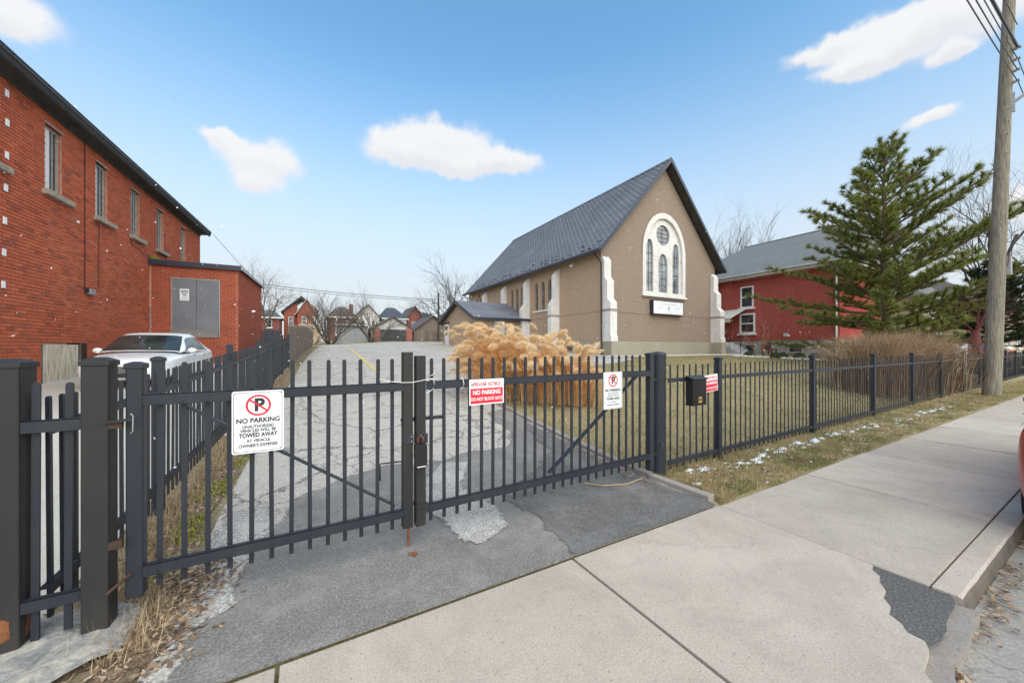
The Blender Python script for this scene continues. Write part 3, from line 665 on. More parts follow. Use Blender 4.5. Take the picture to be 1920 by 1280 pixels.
def snow():
    mb = MB(); rnd = random.Random(4); n = 0
    spots = []
    for cx, cy, k, sp in ((4.15,2.72,16,.16),(4.7,2.62,22,.22),(5.4,2.66,20,.22),(6.1,2.7,20,.25),(6.9,2.68,24,.3),(8.0,2.72,30,.4),(9.3,2.6,34,.5),(11,2.6,46,.8),(13,2.6,40,.9),(3.75,2.45,4,.06)):
        for _ in range(k): spots.append((cx+rnd.gauss(0,sp), cy+rnd.gauss(0,.05), rnd.uniform(.01,.07)*rnd.random()**1.3))
    for _ in range(120): spots.append((rnd.uniform(3.5,20), rnd.uniform(2.1,2.9), rnd.uniform(.006,.018)))
    for _ in range(150): spots.append((rnd.uniform(3.7,13), rnd.uniform(6.2,12.7), rnd.uniform(.008,.03)))
    for x, y, r in spots:
        z = hgt(x, y); b = len(mb.v); m = 7
        ring = [(x+r*rnd.uniform(.6,1.5)*math.cos(6.28*i/m)*1.6, y+r*rnd.uniform(.5,1.1)*math.sin(6.28*i/m), z+.008) for i in range(m)]
        mb.v += ring + [(x+.2*r, y, z+.012+r*.35)]
        for i in range(m): mb.f.append([b+i, b+(i+1) % m, b+m])
    o = mb.build('snow_patches', 'snow', smooth=True); tag(o, 'thin melting snow remnants on the grass verge', 'snow', kind='stuff')
snow()

# ================================================================== FENCES AND GATES
def picket_mesh(h, w=.026, name='picket', slant=0.0, dp=.016):
    mb = MB(); r = w/2; q_ = dp/2; lv = [(0, 1), (h-.016, 1), (h-.008, .9), (h-.002, .6), (h, .3)]
    for z, k in lv:
        mb.v += [(-r*k, -q_, z), (r*k, -q_, z), (r*k, q_, z), (-r*k, q_, z)]
    for i in range(len(lv)-1):
        for q in range(4): j = (q+1) % 4; mb.f.append([i*4+q, i*4+j, i*4+4+j, i*4+4+q])
    mb.f.append([3,2,1,0]); mb.f.append([16,17,18,19]); return mb.mesh(name, 'iron')
PK = {}
def picket(parent, x, y, z0, z1, w=.025, dp=.012):
    key = (round(z1-z0, 2), w, dp)
    if key not in PK: PK[key] = picket_mesh(key[0], w, dp=dp)
    return inst('picket', PK[key], parent, (x, y, z0), (random.uniform(-.004,.004), random.uniform(-.006,.006), random.uniform(-.03,.03)))
def post(name, x0, x1, y0, y1, z0, z1, cap, mat='iron', parent=None, capstyle='slab'):
    mb = MB().box(x0, x1, y0, y1, z0, z1); o = mb.build(name, mat, parent, local=parent is not None, bevel=.008)
    c = MB(); e = .006; cx, cy = (x0+x1)/2, (y0+y1)/2
    c.hexa([(x0-e,y0-e,z1-.022),(x1+e,y0-e,z1-.022),(x1+e,y1+e,z1-.022),(x0-e,y1+e,z1-.022)], [(x0-e,y0-e,z1+.004),(x1+e,y0-e,z1+.004),(x1+e,y1+e,z1+.004),(x0-e,y1+e,z1+.004)])
    k = .45
    c.hexa([(x0-e,y0-e,z1+.004),(x1+e,y0-e,z1+.004),(x1+e,y1+e,z1+.004),(x0-e,y1+e,z1+.004)], [(cx+(x-cx)*k, cy+(y-cy)*k, z1+cap) for x, y in ((x0,y0),(x1,y0),(x1,y1),(x0,y1))])
    cc = c.build('post_cap', mat, parent, local=parent is not None, bevel=.003)
    return o, cc
def standalone_post(name, label, x0, x1, y0, y1, z1, cap, rust):
    t = thing(name, label, 'post', ((x0+x1)/2, (y0+y1)/2, 0)); cx, cy = (x0+x1)/2, (y0+y1)/2
    post('shaft', x0-cx, x1-cx, y0-cy, y1-cy, 0, z1, cap, 'iron_worn', t)
    e = .0015; mb = MB().box(x0-cx-e, x1-cx+e, y0-cy-e, y1-cy+e, 0, rust); mb.build('rusty_foot', 'rust', t, local=True)
    return t
tp = standalone_post('gate_post', 'thick square post cut by the left picture edge with rusty foot', -1.310, -1.200, 2.675, 2.815, 1.425, .022, .045)
mb = MB(); mb.poly(ragged([(-.03,.09),(.02,.10),(.035,.16),(.03,.25),(.0,.27),(-.02,.2)], .008, .02, 3), (), lambda u,v: (.0565, u, v)); mb.build('rust_stain', 'rust', tp, local=True)
mb = MB(); mb.poly(ragged([(-.02,.10),(.03,.12),(.025,.20),(.0,.22)], .006, .02, 6), (), lambda u,v: (u, -.0715, v)); mb.build('rust_stain', 'rust', tp, local=True)
t2 = standalone_post('gate_post', 'square gate post with capped top hanging the wide left gate leaf', -.995, -.893, 2.66, 2.775, 1.43, .022, .03)
# hinges of the left leaf sit on this post
for z in (1.10, .47):
    mb = MB().box(.03, .10, -.055, -.03, z-.02, z+.02); mb.build('hinge', 'rust_dark', t2, local=True)
mb = MB().bar((.03,-.062,1.115), (.15,-.066,1.125), .012, .014); mb.build('latch_bar', 'iron_worn', t2, local=True)
mb = MB().tube([(.135,-.07,1.15),(.14,-.072,1.155),(.148,-.072,1.14),(.146,-.072,1.06),(.138,-.072,1.05)], .003, 5); mb.build('hook', 'steel', t2, local=True)
mb = MB().hexa([(.045,-.075,.235),(.058,-.075,.235),(.13,-.02,.285),(.115,-.02,.285)], [(.045,-.075,.243),(.058,-.075,.243),(.13,-.02,.293),(.115,-.02,.293)]); mb.build('stop_plate', 'rust_dark', t2, local=True)

def leaf(name, label, x0, x1, z_st0, z_st1, stile_w, mid_x0, mid_x1, mid_z, xs, top, loc, rz, hinge_left):
    t = thing(name, label, 'gate', loc, rz); ox = loc[0]
    lo = [(a-ox) for a in (x0, x1)]
    post('stile', lo[0], lo[1], -.045, .025, z_st0, z_st1, .015, 'iron', t)
    m0, m1 = mid_x0-ox, mid_x1-ox
    MB().box(m0, m1, -.04, .03, mid_z[0], mid_z[1]).build('stile', 'iron_worn', t, local=True, bevel=.003)
    r0, r1 = (lo[1], m0) if hinge_left else (m1, lo[0])
    for z in (1.185, .255):
        # angle-iron rail: upright face and a top flange the pickets stand behind
        mb = MB().box(r0, r1, -.05, -.044, z, z+.062).box(r0, r1, -.05, -.014, z+.056, z+.062)
        mb.build('rail', 'iron', t, local=True, bevel=.0015)
    for x in xs: picket(t, x-ox, .0, .17, top)
    bolt = MB().tube([(0,-.056,0),(0,-.050,0)], .007, 6).mesh('bolt', 'iron')
    for x in xs:
        for z in (1.20, .27): inst('bolt', bolt, t, (x-ox, 0, z))
    return t
LX = [-.72+.1055*k for k in range(13)]
gl = leaf('gate_leaf', 'left leaf of the driveway gate with the large white sign', -.846, -.776, .15, 1.41, .07, .617, .688, (.168,1.468), LX, 1.415, (-.81,2.75,0), 0, True)
MB().bar((.19,.02,1.17), (1.375,.02,.335), .012, .042, (0,-1,0)).build('brace', 'iron', gl, local=True)
mb = MB().tube([(1.44,.032,.648),(1.28,.036,.652),(1.274,.036,.646),(1.278,.036,.53)], .006, 6); mb.build('handle', 'iron', gl, local=True)
mb = MB().tube([(1.472,-.005,-.0),(1.472,-.005,.45)], .009, 8); mb.build('drop_rod', 'rust', gl, local=True)
MB().box(1.425,1.50,-.048,-.040,.79,.86).build('hasp_plate', 'iron', gl, local=True, bevel=.002)
for k in range(2): MB().tube([(1.485,-.052,.81+.035*k),(1.485,-.047,.81+.035*k)], .006, 8).build('rivet', 'chrome', gl, local=True)
RX = [.835+.1085*k for k in range(23)]
gr = leaf('gate_leaf', 'right leaf of the driveway gate with red sign and small white sign', 3.345, 3.415, .12, 1.43, .07, .712, .784, (.160,1.44), RX, 1.42, (.712,2.75,0), R(1.4), False)
MB().bar((2.49,.02,1.195), (1.27,.02,.325), .012, .042, (0,-1,0)).build('brace', 'iron', gr, local=True)
MB().bar((-.10,.018,.962), (.225,.018,.955), .022, .024).build('slide_bolt', 'iron', gr, local=True)
MB().box(.012,.085,-.048,-.040,.785,.855).build('hasp_plate', 'iron', gr, local=True, bevel=.002)
MB().box(-.004,.082,-.052,.036,.305,.33).build('clamp_band', 'iron_worn', gr, local=True)
struct(drape('rust_stain_spot', 'rust', ragged([(.64,2.655),(.69,2.645),(.70,2.60),(.67,2.585),(.645,2.61)], .006, .015, 8), .021, .1))
# padlock with a black weather cover
pl = thing('padlock', 'black covered padlock hanging from the gate hasps', 'padlock', (.735,2.69,.63))
mb = MB(); prof = [(-.042,.0),(-.036,-.012),(.036,-.012),(.045,.0),(.046,.13),(.040,.158),(-.040,.158),(-.046,.13)]
mb.extr([(u*1.0, v) for u, v in prof], lambda u,v: (u,-.03,v), lambda u,v: (u,.012,v)); mb.build('cover', 'black_plastic', pl, local=True, bevel=.008)
mb = MB().tube([(-.018,-.01,.15),(-.02,-.012,.20),(0,-.012,.225),(.02,-.012,.20),(.018,-.01,.15)], .006, 7); mb.build('shackle', 'rust', pl, local=True, smooth=True)
mb = MB().box(-.03,.034,-.0315,-.029,-.010,-.004); mb.build('white_edge', 'white_cable', pl, local=True)
wc = thing('tie_cable', 'thin white cable tied round the top rail of the gate', 'cable', (.45,2.69,1.24))
MB().tube([(.43,2.775,1.275),(.47,2.72,1.272),(.50,2.69,1.262),(.60,2.688,1.248),(.68,2.688,1.246),(.78,2.688,1.262),(.835,2.695,1.262),(.845,2.692,1.23),(.835,2.688,1.19),(.80,2.686,1.168),(.775,2.687,1.162)], .0026, 6).build('cable', 'white_cable', wc, smooth=True)
MB().tube([(.820,2.735,1.285),(.835,2.725,1.29),(.865,2.735,1.305),(.868,2.77,1.29),(.84,2.785,1.272),(.82,2.76,1.268),(.838,2.726,1.262),(.87,2.74,1.264)], .003, 5).build('knot', 'white_cable', wc, smooth=True)
MB().tube([(1.065,2.70,1.262),(1.078,2.695,1.25),(1.085,2.69,1.215),(1.072,2.69,1.185),(1.055,2.70,1.18)], .0035, 5).build('loop', 'white_cable', wc, smooth=True)
# right hinge post: a round steel pipe
hp = thing('hinge_post', 'thick round pipe post with domed cap at the right end of the gate', 'post', (3.60,2.87,0))
mb = MB().tube([(0,0,0),(0,0,1.41)], .088, 20); mb.build('pipe', 'iron', hp, local=True, smooth=False)
mb = MB().tube([(0,0,1.40),(0,0,1.425),(0,0,1.442),(0,0,1.452),(0,0,1.457)], [.093,.093,.08,.05,.008], 20); mb.build('post_cap', 'iron', hp, local=True)
for z in (1.12, .27): MB().tube([(0,0,z),(0,0,z+.035)], .0915, 20).build('hinge_band', 'iron_worn', hp, local=True); MB().box(-.20,-.085,-.06,-.04,z,z+.03).build('hinge_strap', 'iron_worn', hp, local=True)
mb = MB(); mb.poly([(-.03,.40),(-.005,.355),(.03,.385),(.025,.405),(.0,.39),(-.015,.41)], (), lambda u,v: (-.045+u*.75, -.0905+u*.55-.006, v)); mb.build('paint_chip', 'white_cable', hp, local=True)

# short fixed panel between the two left posts
sp = thing('short_fence_panel', 'narrow two picket fence panel between the two left posts', 'fence', (-1.2,2.70,0))
for z in (1.085, .215):
    MB().box(.0,.205,-.02,-.014,z,z+.06).box(.0,.205,-.02,.012,z+.054,z+.06).build('rail', 'iron', sp, local=True, bevel=.0015)
for x, z0, z1 in ((.035,.06,1.33),(.145,.075,1.32)): picket(sp, x, .014, z0, z1, .028)

# long iron fences
def iron_fence(name, label, loc, rz, us, pitch, u0, u1, posts, gz, rails, ptop, pbot, ztop, pw=.075, first_dome=False):
    t = thing(name, label, 'fence', loc, rz)
    c, s = math.cos(rz), math.sin(rz)
    g = lambda u: gz(loc[0]-s*u if us == 'y' else loc[0]+c*u, loc[1]+c*u if us == 'y' else loc[1]+s*u)
    P = (lambda u, w, z: (w, u, z)) if us == 'y' else (lambda u, w, z: (u, w, z))
    for i, u in enumerate(posts):
        z = g(u); h = pw/2
        if us == 'y': post('post', -h, h, u-h, u+h, z-.02, z+ztop, .018, 'iron', t)
        else: post('post', u-h, u+h, -h, h, z-.02, z+ztop, .018, 'iron', t)
    pts = sorted({u0, *posts, u1})
    for a, b in zip(pts, pts[1:]):
        for r in rails:
            za, zb = g(a)+r, g(b)+r; mb = MB(); e = .001*(r < .6)
            sgn = 1 if us == 'y' else -1
            for (w0, w1, d0, d1) in ((.018*sgn, .024*sgn, 0, .045), (-.018*sgn, .0236*sgn, .040, .0454)):
                bot = [P(a,w0,za+d0), P(b,w0,zb+d0), P(b,w1,zb+d0), P(a,w1,za+d0)]; top = [P(a,w0,za+d1), P(b,w0,zb+d1), P(b,w1,zb+d1), P(a,w1,za+d1)]
                mb.hexa(bot, top)
            mb.build('rail', 'iron', t, local=True)
    u = u0+pitch*.6
    while u < u1:
        if min(abs(u-p) for p in posts) > pw*.5+.02:
            z = g(u); p = P(u, 0, 0); picket(t, p[0], p[1], z+pbot, z+ptop, *((.016,.024) if us == 'y' else (.018,.011)))
        u += pitch
    return t
sf = iron_fence('side_fence', 'dark iron picket fence running back beside the white car', (-1.168,2.73,0), R(-2.0), 'y', .108, .04, 14.75, [1.5,4.2,6.85,9.5,12.1,14.68], hgt, (1.055,.235), 1.25, .10, 1.36)
ff = iron_fence('front_fence', 'long iron picket fence along the sidewalk right of the gate', (3.69,2.88,0), R(1.0), 'x', .131, .07, 29.5, [1.16,4.05,7.05,9.85,12.65,15.45,18.25,21.1,23.9,26.7,29.5], lambda x, y: 0.0, (1.085,.095), 1.29, .035, 1.36)
# tall board fence behind the side fence
wf = thing('board_fence', 'tall weathered brown board fence along the parking lot edge', 'fence', (-.66,17.55,0))
bm_ = {}
for i in range(165):
    u = i*.132; x = -.66+.055*u*.9 if u < 30 else 0; y = 17.55+u; z = hgt(x, y); h = 1.72+.05*math.sin(i*1.7)+.03*((i*37) % 5-2)-.22*smooth((u-14)/8)
    k = round(h, 2)
    if k not in bm_: bm_[k] = MB().box(-.011,.011,-.062,.062,0,k).mesh('board', 'fence_wood')
    inst('board', bm_[k], wf, (x+.66, u, z-.02), (0,0,R(-2.8)+random.uniform(-.05,.05)))
for z in (.4, 1.3):
    MB().hexa([(-.06,0,hgt(0,17.6)+z),(-.02,0,hgt(0,17.6)+z),(1.04,21.7,hgt(0,39)+z-.1),(1.0,21.7,hgt(0,39)+z-.1)], [(-.06,0,hgt(0,17.6)+z+.09),(-.02,0,hgt(0,17.6)+z+.09),(1.04,21.7,hgt(0,39)+z-.01),(1.0,21.7,hgt(0,39)+z-.01)]).build('rail', 'fence_wood', wf, local=True)

# ------------------------------------------------------------------ signs
def rrect(x0, x1, z0, z1, r, n=5):
    out = []
    for cx, cz, a0 in ((x1-r, z0+r, -90), (x1-r, z1-r, 0), (x0+r, z1-r, 90), (x0+r, z0+r, 180)):
        for i in range(n+1): a = R(a0+90*i/n); out.append((cx+r*math.cos(a), cz+r*math.sin(a)))
    return out
def plate(t, x0, x1, z0, z1, r, y, mat, name='plate', th=.003):
    MB().extr(rrect(x0,x1,z0,z1,r), lambda u,v: (u,y,v), lambda u,v: (u,y+th,v)).build(name, mat, t, local=True)
def frame(t, x0, x1, z0, z1, r, w, y, mat, name='border'):
    a = rrect(x0,x1,z0,z1,r); b = rrect(x0+w,x1-w,z0+w,z1-w,max(.001,r-w)); mb = MB(); n = len(a)
    mb.v = [(u,y,v) for u,v in a]+[(u,y,v) for u,v in b]; mb.f = [[i,(i+1)%n,n+(i+1)%n,n+i] for i in range(n)]; mb.build(name, mat, t, local=True)
def ring(t, cx, cz, ro, ri, y, mat, name='prohibition_ring', n=36, slash=True):
    mb = MB(); mb.v = [(cx+r*math.cos(2*math.pi*i/n), y, cz+r*math.sin(2*math.pi*i/n)) for r in (ro, ri) for i in range(n)]
    mb.f = [[i,(i+1)%n,n+(i+1)%n,n+i] for i in range(n)]
    if slash:
        a = R(-38); d = Vector((math.cos(a), 0, math.sin(a))); p = Vector((-d.z, 0, d.x))*(ro-ri)*.45; c = Vector((cx, y-.0004, cz)); b = len(mb.v)
        mb.v += [tuple(c-d*ri*1.05+p), tuple(c-d*ri*1.05-p), tuple(c+d*ri*1.05-p), tuple(c+d*ri*1.05+p)]; mb.f.append([b,b+1,b+2,b+3])
    mb.build(name, mat, t, local=True)
UPR = (R(90), 0, 0)
s1 = thing('no_parking_sign', 'large white no parking sign with red ring on left gate leaf', 'sign', (-.257,2.692,.863), R(0))
W, Hh = .262, .376; plate(s1, -W/2, W/2, 0, Hh, .014, 0, 'sign_white'); frame(s1, -W/2+.008, W/2-.008, .008, Hh-.008, .012, .0028, -.0008, 'ink')
ring(s1, 0, Hh-.088, .064, .053, -.0016, 'sign_red'); text_mesh('letter', 'P', .105, 'ink', s1, (.004,-.0010,Hh-.089), UPR, .052, .004)
for txt, z, w, sz, b in (('NO PARKING', .196, .218, .040, .0012), ('UNAUTHORIZED', .160, .160, .026, .0006), ('VEHICLES WILL BE', .136, .18, .026, .0006), ('TOWED AWAY', .107, .196, .036, .0012), ('AT VEHICLE', .074, .12, .025, .0006), ("OWNER'S EXPENSE", .045, .196, .026, .0006)):
    text_mesh('lettering', txt, sz, 'ink', s1, (0,-.0010,z), UPR, w, b)
for x in (-W/2+.016, W/2-.016):
    for z in (.016, Hh-.016): MB().tube([(x,-.002,z),(x,.003,z)], .004, 8).build('screw', 'steel', s1, local=True)
s2 = thing('private_notice_sign', 'red and white no parking sign on right gate leaf near the padlock', 'sign', (1.297,2.712,1.036), R(1.4))
W, Hh = .318, .208; plate(s2, -W/2, W/2, 0, Hh, .002, 0, 'sign_white'); MB().box(-W/2+.010, W/2-.010, -.0008, -.0004, .010, .132).build('red_field', 'sign_red', s2, local=True)
frame(s2, -W/2+.010, W/2-.010, .135, Hh-.008, .002, .002, -.0008, 'sign_red')
text_mesh('lettering', 'PRIVATE NOTICE', .045, 'sign_red', s2, (0,-.0012,.165), UPR, .25, .0008); text_mesh('lettering', 'NO PARKING', .05, 'sign_white', s2, (0,-.0014,.098), UPR, .255, .0014); text_mesh('lettering', 'DO NOT BLOCK GATE', .038, 'sign_white', s2, (0,-.0014,.045), UPR, .285, .0008)
s3 = thing('no_parking_sign', 'small upright white no parking sign on right gate leaf brace', 'sign', (2.752,2.745,.872), R(1.4))
W, Hh = .268, .38; plate(s3, -W/2, W/2, 0, Hh, .014, 0, 'sign_white'); frame(s3, -W/2+.008, W/2-.008, .008, Hh-.008, .012, .003, -.0008, 'ink')
ring(s3, 0, Hh-.088, .066, .053, -.0016, 'sign_red'); text_mesh('letter', 'P', .105, 'ink', s3, (.004,-.0010,Hh-.089), UPR, .052, .004)
for txt, z, w, sz, b in (('NO PARKING', .192, .220, .040, .0012), ('UNAUTHORIZED', .160, .150, .022, .0), ('VEHICLES WILL BE', .136, .166, .024, .0), ('TOWED AWAY', .104, .196, .036, .0012), ('AT VEHICLE', .070, .112, .023, .0), ("OWNER'S EXPENSE", .042, .190, .024, .0)):
    text_mesh('lettering', txt, sz, 'ink', s3, (0,-.0010,z), UPR, w, b)
s4 = thing('notice_sign', 'tilted red notice half hidden behind the black mailbox', 'sign', (4.63,2.855,.93), R(1.0))
s4.rotation_euler = (0, R(-4), R(1.0))
W, Hh = .29, .22; plate(s4, -W/2, W/2, 0, Hh, .002, 0, 'sign_white'); MB().box(-W/2+.008, W/2-.008, -.0008, -.0004, .008, .145).build('red_field', 'sign_red', s4, local=True)
text_mesh('lettering', 'PRIVATE NOTICE', .045, 'sign_red', s4, (0,-.0012,.18), UPR, .25, .0008); text_mesh('lettering', 'NO PARKING', .05, 'sign_white', s4, (0,-.0014,.108), UPR, .25, .0014); text_mesh('lettering', 'DO NOT BLOCK GATE', .038, 'sign_white', s4, (0,-.0014,.045), UPR, .268, .0008)
# mailbox
mbx = thing('mailbox', 'black metal mailbox hung on the fence beside the hinge post', 'mailbox', (4.22,2.80,.79), R(1.0))
MB().extr([(-.045,0),(.05,0),(.05,.355),(-.045,.335)], lambda u,v: (-.14,u,v), lambda u,v: (.14,u,v)).build('body', 'black_plastic', mbx, local=True, bevel=.006)
MB().hexa([(-.15,-.062,.322),(.15,-.062,.322),(.15,.052,.352),(-.15,.052,.352)], [(-.15,-.062,.334),(.15,-.062,.334),(.15,.052,.366),(-.15,.052,.366)]).build('lid', 'black_plastic', mbx, local=True, bevel=.003)
MB().box(-.022,.042,-.0472,-.0462,.035,.105).build('number_plate', 'gold_print', mbx, local=True); text_mesh('number', '80', .06, 'ink', mbx, (.01,-.0482,.07), UPR, .048, .002)
for x, z in ((.03,.235),(.07,.215),(.03,.165),(-.02,.20)): MB().tube([(x,-.048,z),(x,-.045,z)], .006, 8).build('rivet', 'chrome', mbx, local=True)

# ================================================================== BUILDINGS
def lay_bricks(u0, u1, z0, z1, holes, course=.088, length=.25, gap=.015, seed=1, rough=()):
    rnd = random.Random(seed); out = []; row = 0; z = z0
    while z+course*.5 < z1:
        zm = z+course/2; segs = [(u0, u1)]
        for a, b, c, d in holes:
            if c < zm < d:
                n = []
                for s, e in segs:
                    if b <= s or a >= e: n.append((s, e)); continue
                    if a > s: n.append((s, a))
                    if b < e: n.append((b, e))
                segs = n
        for s, e in segs:
            u = math.floor((s-u0)/length)*length+u0-(length/2 if row % 2 else 0)
            while u < e:
                a, b = max(u, s), min(u+length, e); u += length
                if b-a < .04: continue
                g = gap; pr = rnd.uniform(-.003,.003)
                for r in rough:
                    if r[0] < a < r[1] and r[2] < zm < r[3]: g = .024; pr = rnd.uniform(-.014,.006)
                out.append((a+g/2, b-g/2, z+g/2+rnd.uniform(-.001,.001), min(z+course, z1)-g/2, pr))
        z += course; row += 1
    return out
def bricks_mesh(bl, to3, name, parent, depth=.05, mat='brick'):
    """many bricks as one mesh: front and four edges each"""
    V = []; F = []; k = 0
    for a, b, c, d, p in bl:
        f = .006
        V += [to3(a,p-depth,c), to3(b,p-depth,c), to3(b,p-depth,d), to3(a,p-depth,d), to3(a,p,c), to3(b,p,c), to3(b,p,d), to3(a,p,d)]
        F += [[k+4,k+5,k+6,k+7],[k,k+1,k+5,k+4],[k+1,k+2,k+6,k+5],[k+2,k+3,k+7,k+6],[k+3,k,k+4,k+7]]; k += 8
    mb = MB(); mb.v = V; mb.f = F; o = mb.build(name, mat, parent, local=True); o['kind'] = 'stuff'; return o
def left_building():
    t = thing('brick_building', 'tall orange red brick building with narrow upper windows at left', 'building', (-6.1,14.6,0), R(-3.9))
    wins = [(-4.5+.02,-3.82,5.74,7.55),(-2.23,-1.55,5.74,7.55),(.02,.70,5.74,7.55),(2.27,2.95,5.76,7.55),(4.49,5.16,5.78,7.56),(6.66,7.34,5.78,7.56),(9.3,9.98,5.8,7.58)]
    pan = (-.12,1.82,.30,1.64)
    U0, U1, Z0, Z1 = -6.5, 12.1, .15, 8.02
    holes = wins+[pan]
    mb = MB()
    for a, b, c, d in rect_holes(U0, U1, Z0, Z1, holes): mb.quad((-.024,a,c),(-.024,b,c),(-.024,b,d),(-.024,a,d))
    for a, b, c, d in holes:
        x = -.30
        mb.quad((-.012,a,c),(x,a,c),(x,a,d),(-.012,a,d)); mb.quad((-.012,b,c),(x,b,c),(x,b,d),(-.012,b,d)); mb.quad((-.012,a,d),(x,a,d),(x,b,d),(-.012,b,d)); mb.quad((-.012,a,c),(x,a,c),(x,b,c),(-.012,b,c))
    mb.quad((-.012,U0,Z0),(-9,U0,Z0),(-9,U0,Z1),(-.012,U0,Z1)); mb.quad((-.012,U1,Z0),(-9,U1,Z0),(-9,U1,Z1),(-.012,U1,Z1))
    wall = mb.build('wall', 'mortar', t, local=True)
    for a, b, c, d in wins:       # brick reveals on both sides of the openings
        for yy, s in ((a, -1), (b, 1)):
            bl = lay_bricks(-.28, -.06, c+.02, d, (), seed=int(a*7+60)); bricks_mesh(bl, lambda u,p,z, yy=yy, s=s: (u, yy-s*(p+.004), z), 'reveal_bricks', wall, .004)
    bl = lay_bricks(U0, U1, Z0, 8.0, holes, seed=3, rough=[(-.1,1.4,2.6,5.6),(1.9,5.9,2.2,5.4),(3.0,6.0,5.4,8)])
    ang = R(3.9); ox, oy = -6.1, 14.6
    def dist(b):
        u, z = (b[0]+b[1])/2, (b[2]+b[3])/2; X, Y = ox+u*math.sin(ang), oy+u*math.cos(ang)
        dep = X*.4924+Y*.8704; lat = X*.8704-Y*.4924; px = 960+680*lat/dep
        return dep if 2 < px < 1900 and z > 1.5 and z < 8.0 else 1e9
    bl.sort(key=dist); near, rest = bl[:298], bl[298:]
    bricks_mesh(rest, lambda u,p,z: (p,u,z), 'bricks', wall)
    cache = {}
    for a, b, c, d, p in near:
        k = (round(b-a, 2), round(d-c, 3))
        if k not in cache:
            cache[k] = MB().box(-.05, 0, -(b-a)/2, (b-a)/2, 0, d-c).mesh('brick', 'brick')
        inst('brick', cache[k], wall, (p, (a+b)/2, c))
    for i, (a, b, c, d) in enumerate(wins):
        w = MB()
        for q in ((a,a+.06,c,d),(b-.06,b,c,d),(a+.06,b-.06,d-.07,d),(a+.06,b-.06,c,c+.06)): w.box(-.16,-.09,q[0],q[1],q[2],q[3])
        f = w.build('window', 'old_wood_frame', t, local=True)
        MB().box(-.132,-.125,a+.06,b-.06,c+.06,d-.07).build('pane', 'glass_teal' if i > 3 else 'glass', f, local=True)
        MB().box(-.125,-.105,(a+b)/2+.12,(a+b)/2+.15,c+.06,d-.07).build('mullion', 'old_wood_frame', f, local=True)
        if i < 4: MB().box(-.120,-.110,a+.06,a+.06+(.30 if i < 3 else .22),c+.06,d-.07).build('blind', 'white_trim', f, local=True)
        MB().box(-.26,.13,a-.13,b+.30,c-.14,c+.005).build('sill', 'sill_stone', t, local=True, bevel=.012)
        MB().box(-.20,.02,a-.02,b+.02,d,d+.04).build('lintel', 'old_wood_frame', t, local=True)
    for u, z in ((-1.25,7.52),(-1.24,6.83),(-1.25,6.05),(-1.28,5.27),(-1.31,4.49),(-1.33,3.74),(-1.35,2.98)):
        MB().box(0,.022,u-.05,u+.05,z-.085,z+.085).build('tie_plate', 'sign_white', t, local=True, bevel=.006)
    MB().tube([(.012,1.67,3.3),(.012,1.675,5),(.012,1.67,7.9)], .011, 6).build('conduit', 'iron', t, local=True)
    MB().tube([(.012,2.38,3.45),(.012,2.40,4.6),(.012,2.42,5.6)], .009, 6).build('conduit', 'iron', t, local=True)
    MB().tube([(.012,4.4,5.6),(.012,4.5,5.45),(.014,5.9,5.25)], .009, 6).build('cable', 'iron', t, local=True)
    MB().box(0,.13,1.70,1.99,3.17,3.34).build('meter_box', 'steel', t, local=True, bevel=.012)
    MB().box(0,.10,1.66,1.70,3.19,3.36).build('meter_bracket', 'iron', t, local=True)
    # corrugated sheet over the basement opening
    mb = MB(); n = 96; a, b = -.06, 1.46
    for i in range(n+1):
        u = a+(b-a)*i/n; x = -.03+.022*math.sin(2*math.pi*u/.105); mb.v += [(x,u,.42),(x,u,1.60)]
    for i in range(n): mb.f.append([2*i,2*i+2,2*i+3,2*i+1])
    mb.build('corrugated_sheet', 'corrugated', t, local=True, smooth=True)
    for u in (-.10, 1.52, 1.66, 1.78): MB().box(-.10,.0,u-.025,u+.025,.35,1.64).build('jamb', 'bark' if u < 1.6 else 'rust_dark', t, local=True)
    MB().box(-.28,-.25,1.45,1.82,.3,1.64).build('dark_board', 'garage_dark', t, local=True)
    # eaves: soffit, gutter and roof
    E0, E1 = -7.2, 12.3
    MB().extr([(-.02,7.95),(.33,7.98),(.33,8.03),(-.02,8.03)], lambda x,z: (x,E0,z), lambda x,z: (x,E1,z)).build('soffit', 'dark_soffit', t, local=True)
    MB().extr([(.33,7.93),(.36,7.91),(.41,7.95),(.44,8.06),(.46,8.07),(.46,8.09),(.33,8.09)], lambda x,z: (x,E0,z), lambda x,z: (x,E1,z)).build('gutter', 'black_roof', t, local=True)
    MB().extr([(.41,8.10),(.455,8.10),(.455,8.115),(.41,8.115)], lambda x,z: (x,E0,z), lambda x,z: (x,E1,z)).build('drip_edge', 'steel', t, local=True)
    MB().extr([(.0,7.955),(.02,7.82),(.05,7.955)], lambda x,z: (x,E0,z), lambda x,z: (x,12.1,z)).build('cornice_moulding', 'dark_soffit', t, local=True)
    MB().extr([(.47,8.12),(.47,8.18),(-4.5,10.6),(-9.5,8.18),(-9.5,8.12),(-4.5,10.5)], lambda x,z: (x,E0,z), lambda x,z: (x,E1,z)).build('roof', 'black_roof', t, local=True)
    MB().poly([(-9,8.02),(-.024,8.02),(-4.5,10.4)], (), lambda x,z: (x,12.1,z)).build('gable', 'mortar', t, local=True); MB().poly([(-9,8.02),(-.024,8.02),(-4.5,10.4)], (), lambda x,z: (x,U0,z)).build('gable', 'mortar', t, local=True)
    # low loading annex
    y0, y1, xw, za, zb = 5.95, 11.4, 3.02, .55, 5.02
    door = (.69,2.35,1.95,4.50); mb = MB()
    for a, b, c, d in rect_holes(-.02, xw-.012, za, zb, [door]): mb.quad((a,y0+.012,c),(b,y0+.012,c),(b,y0+.012,d),(a,y0+.012,d))
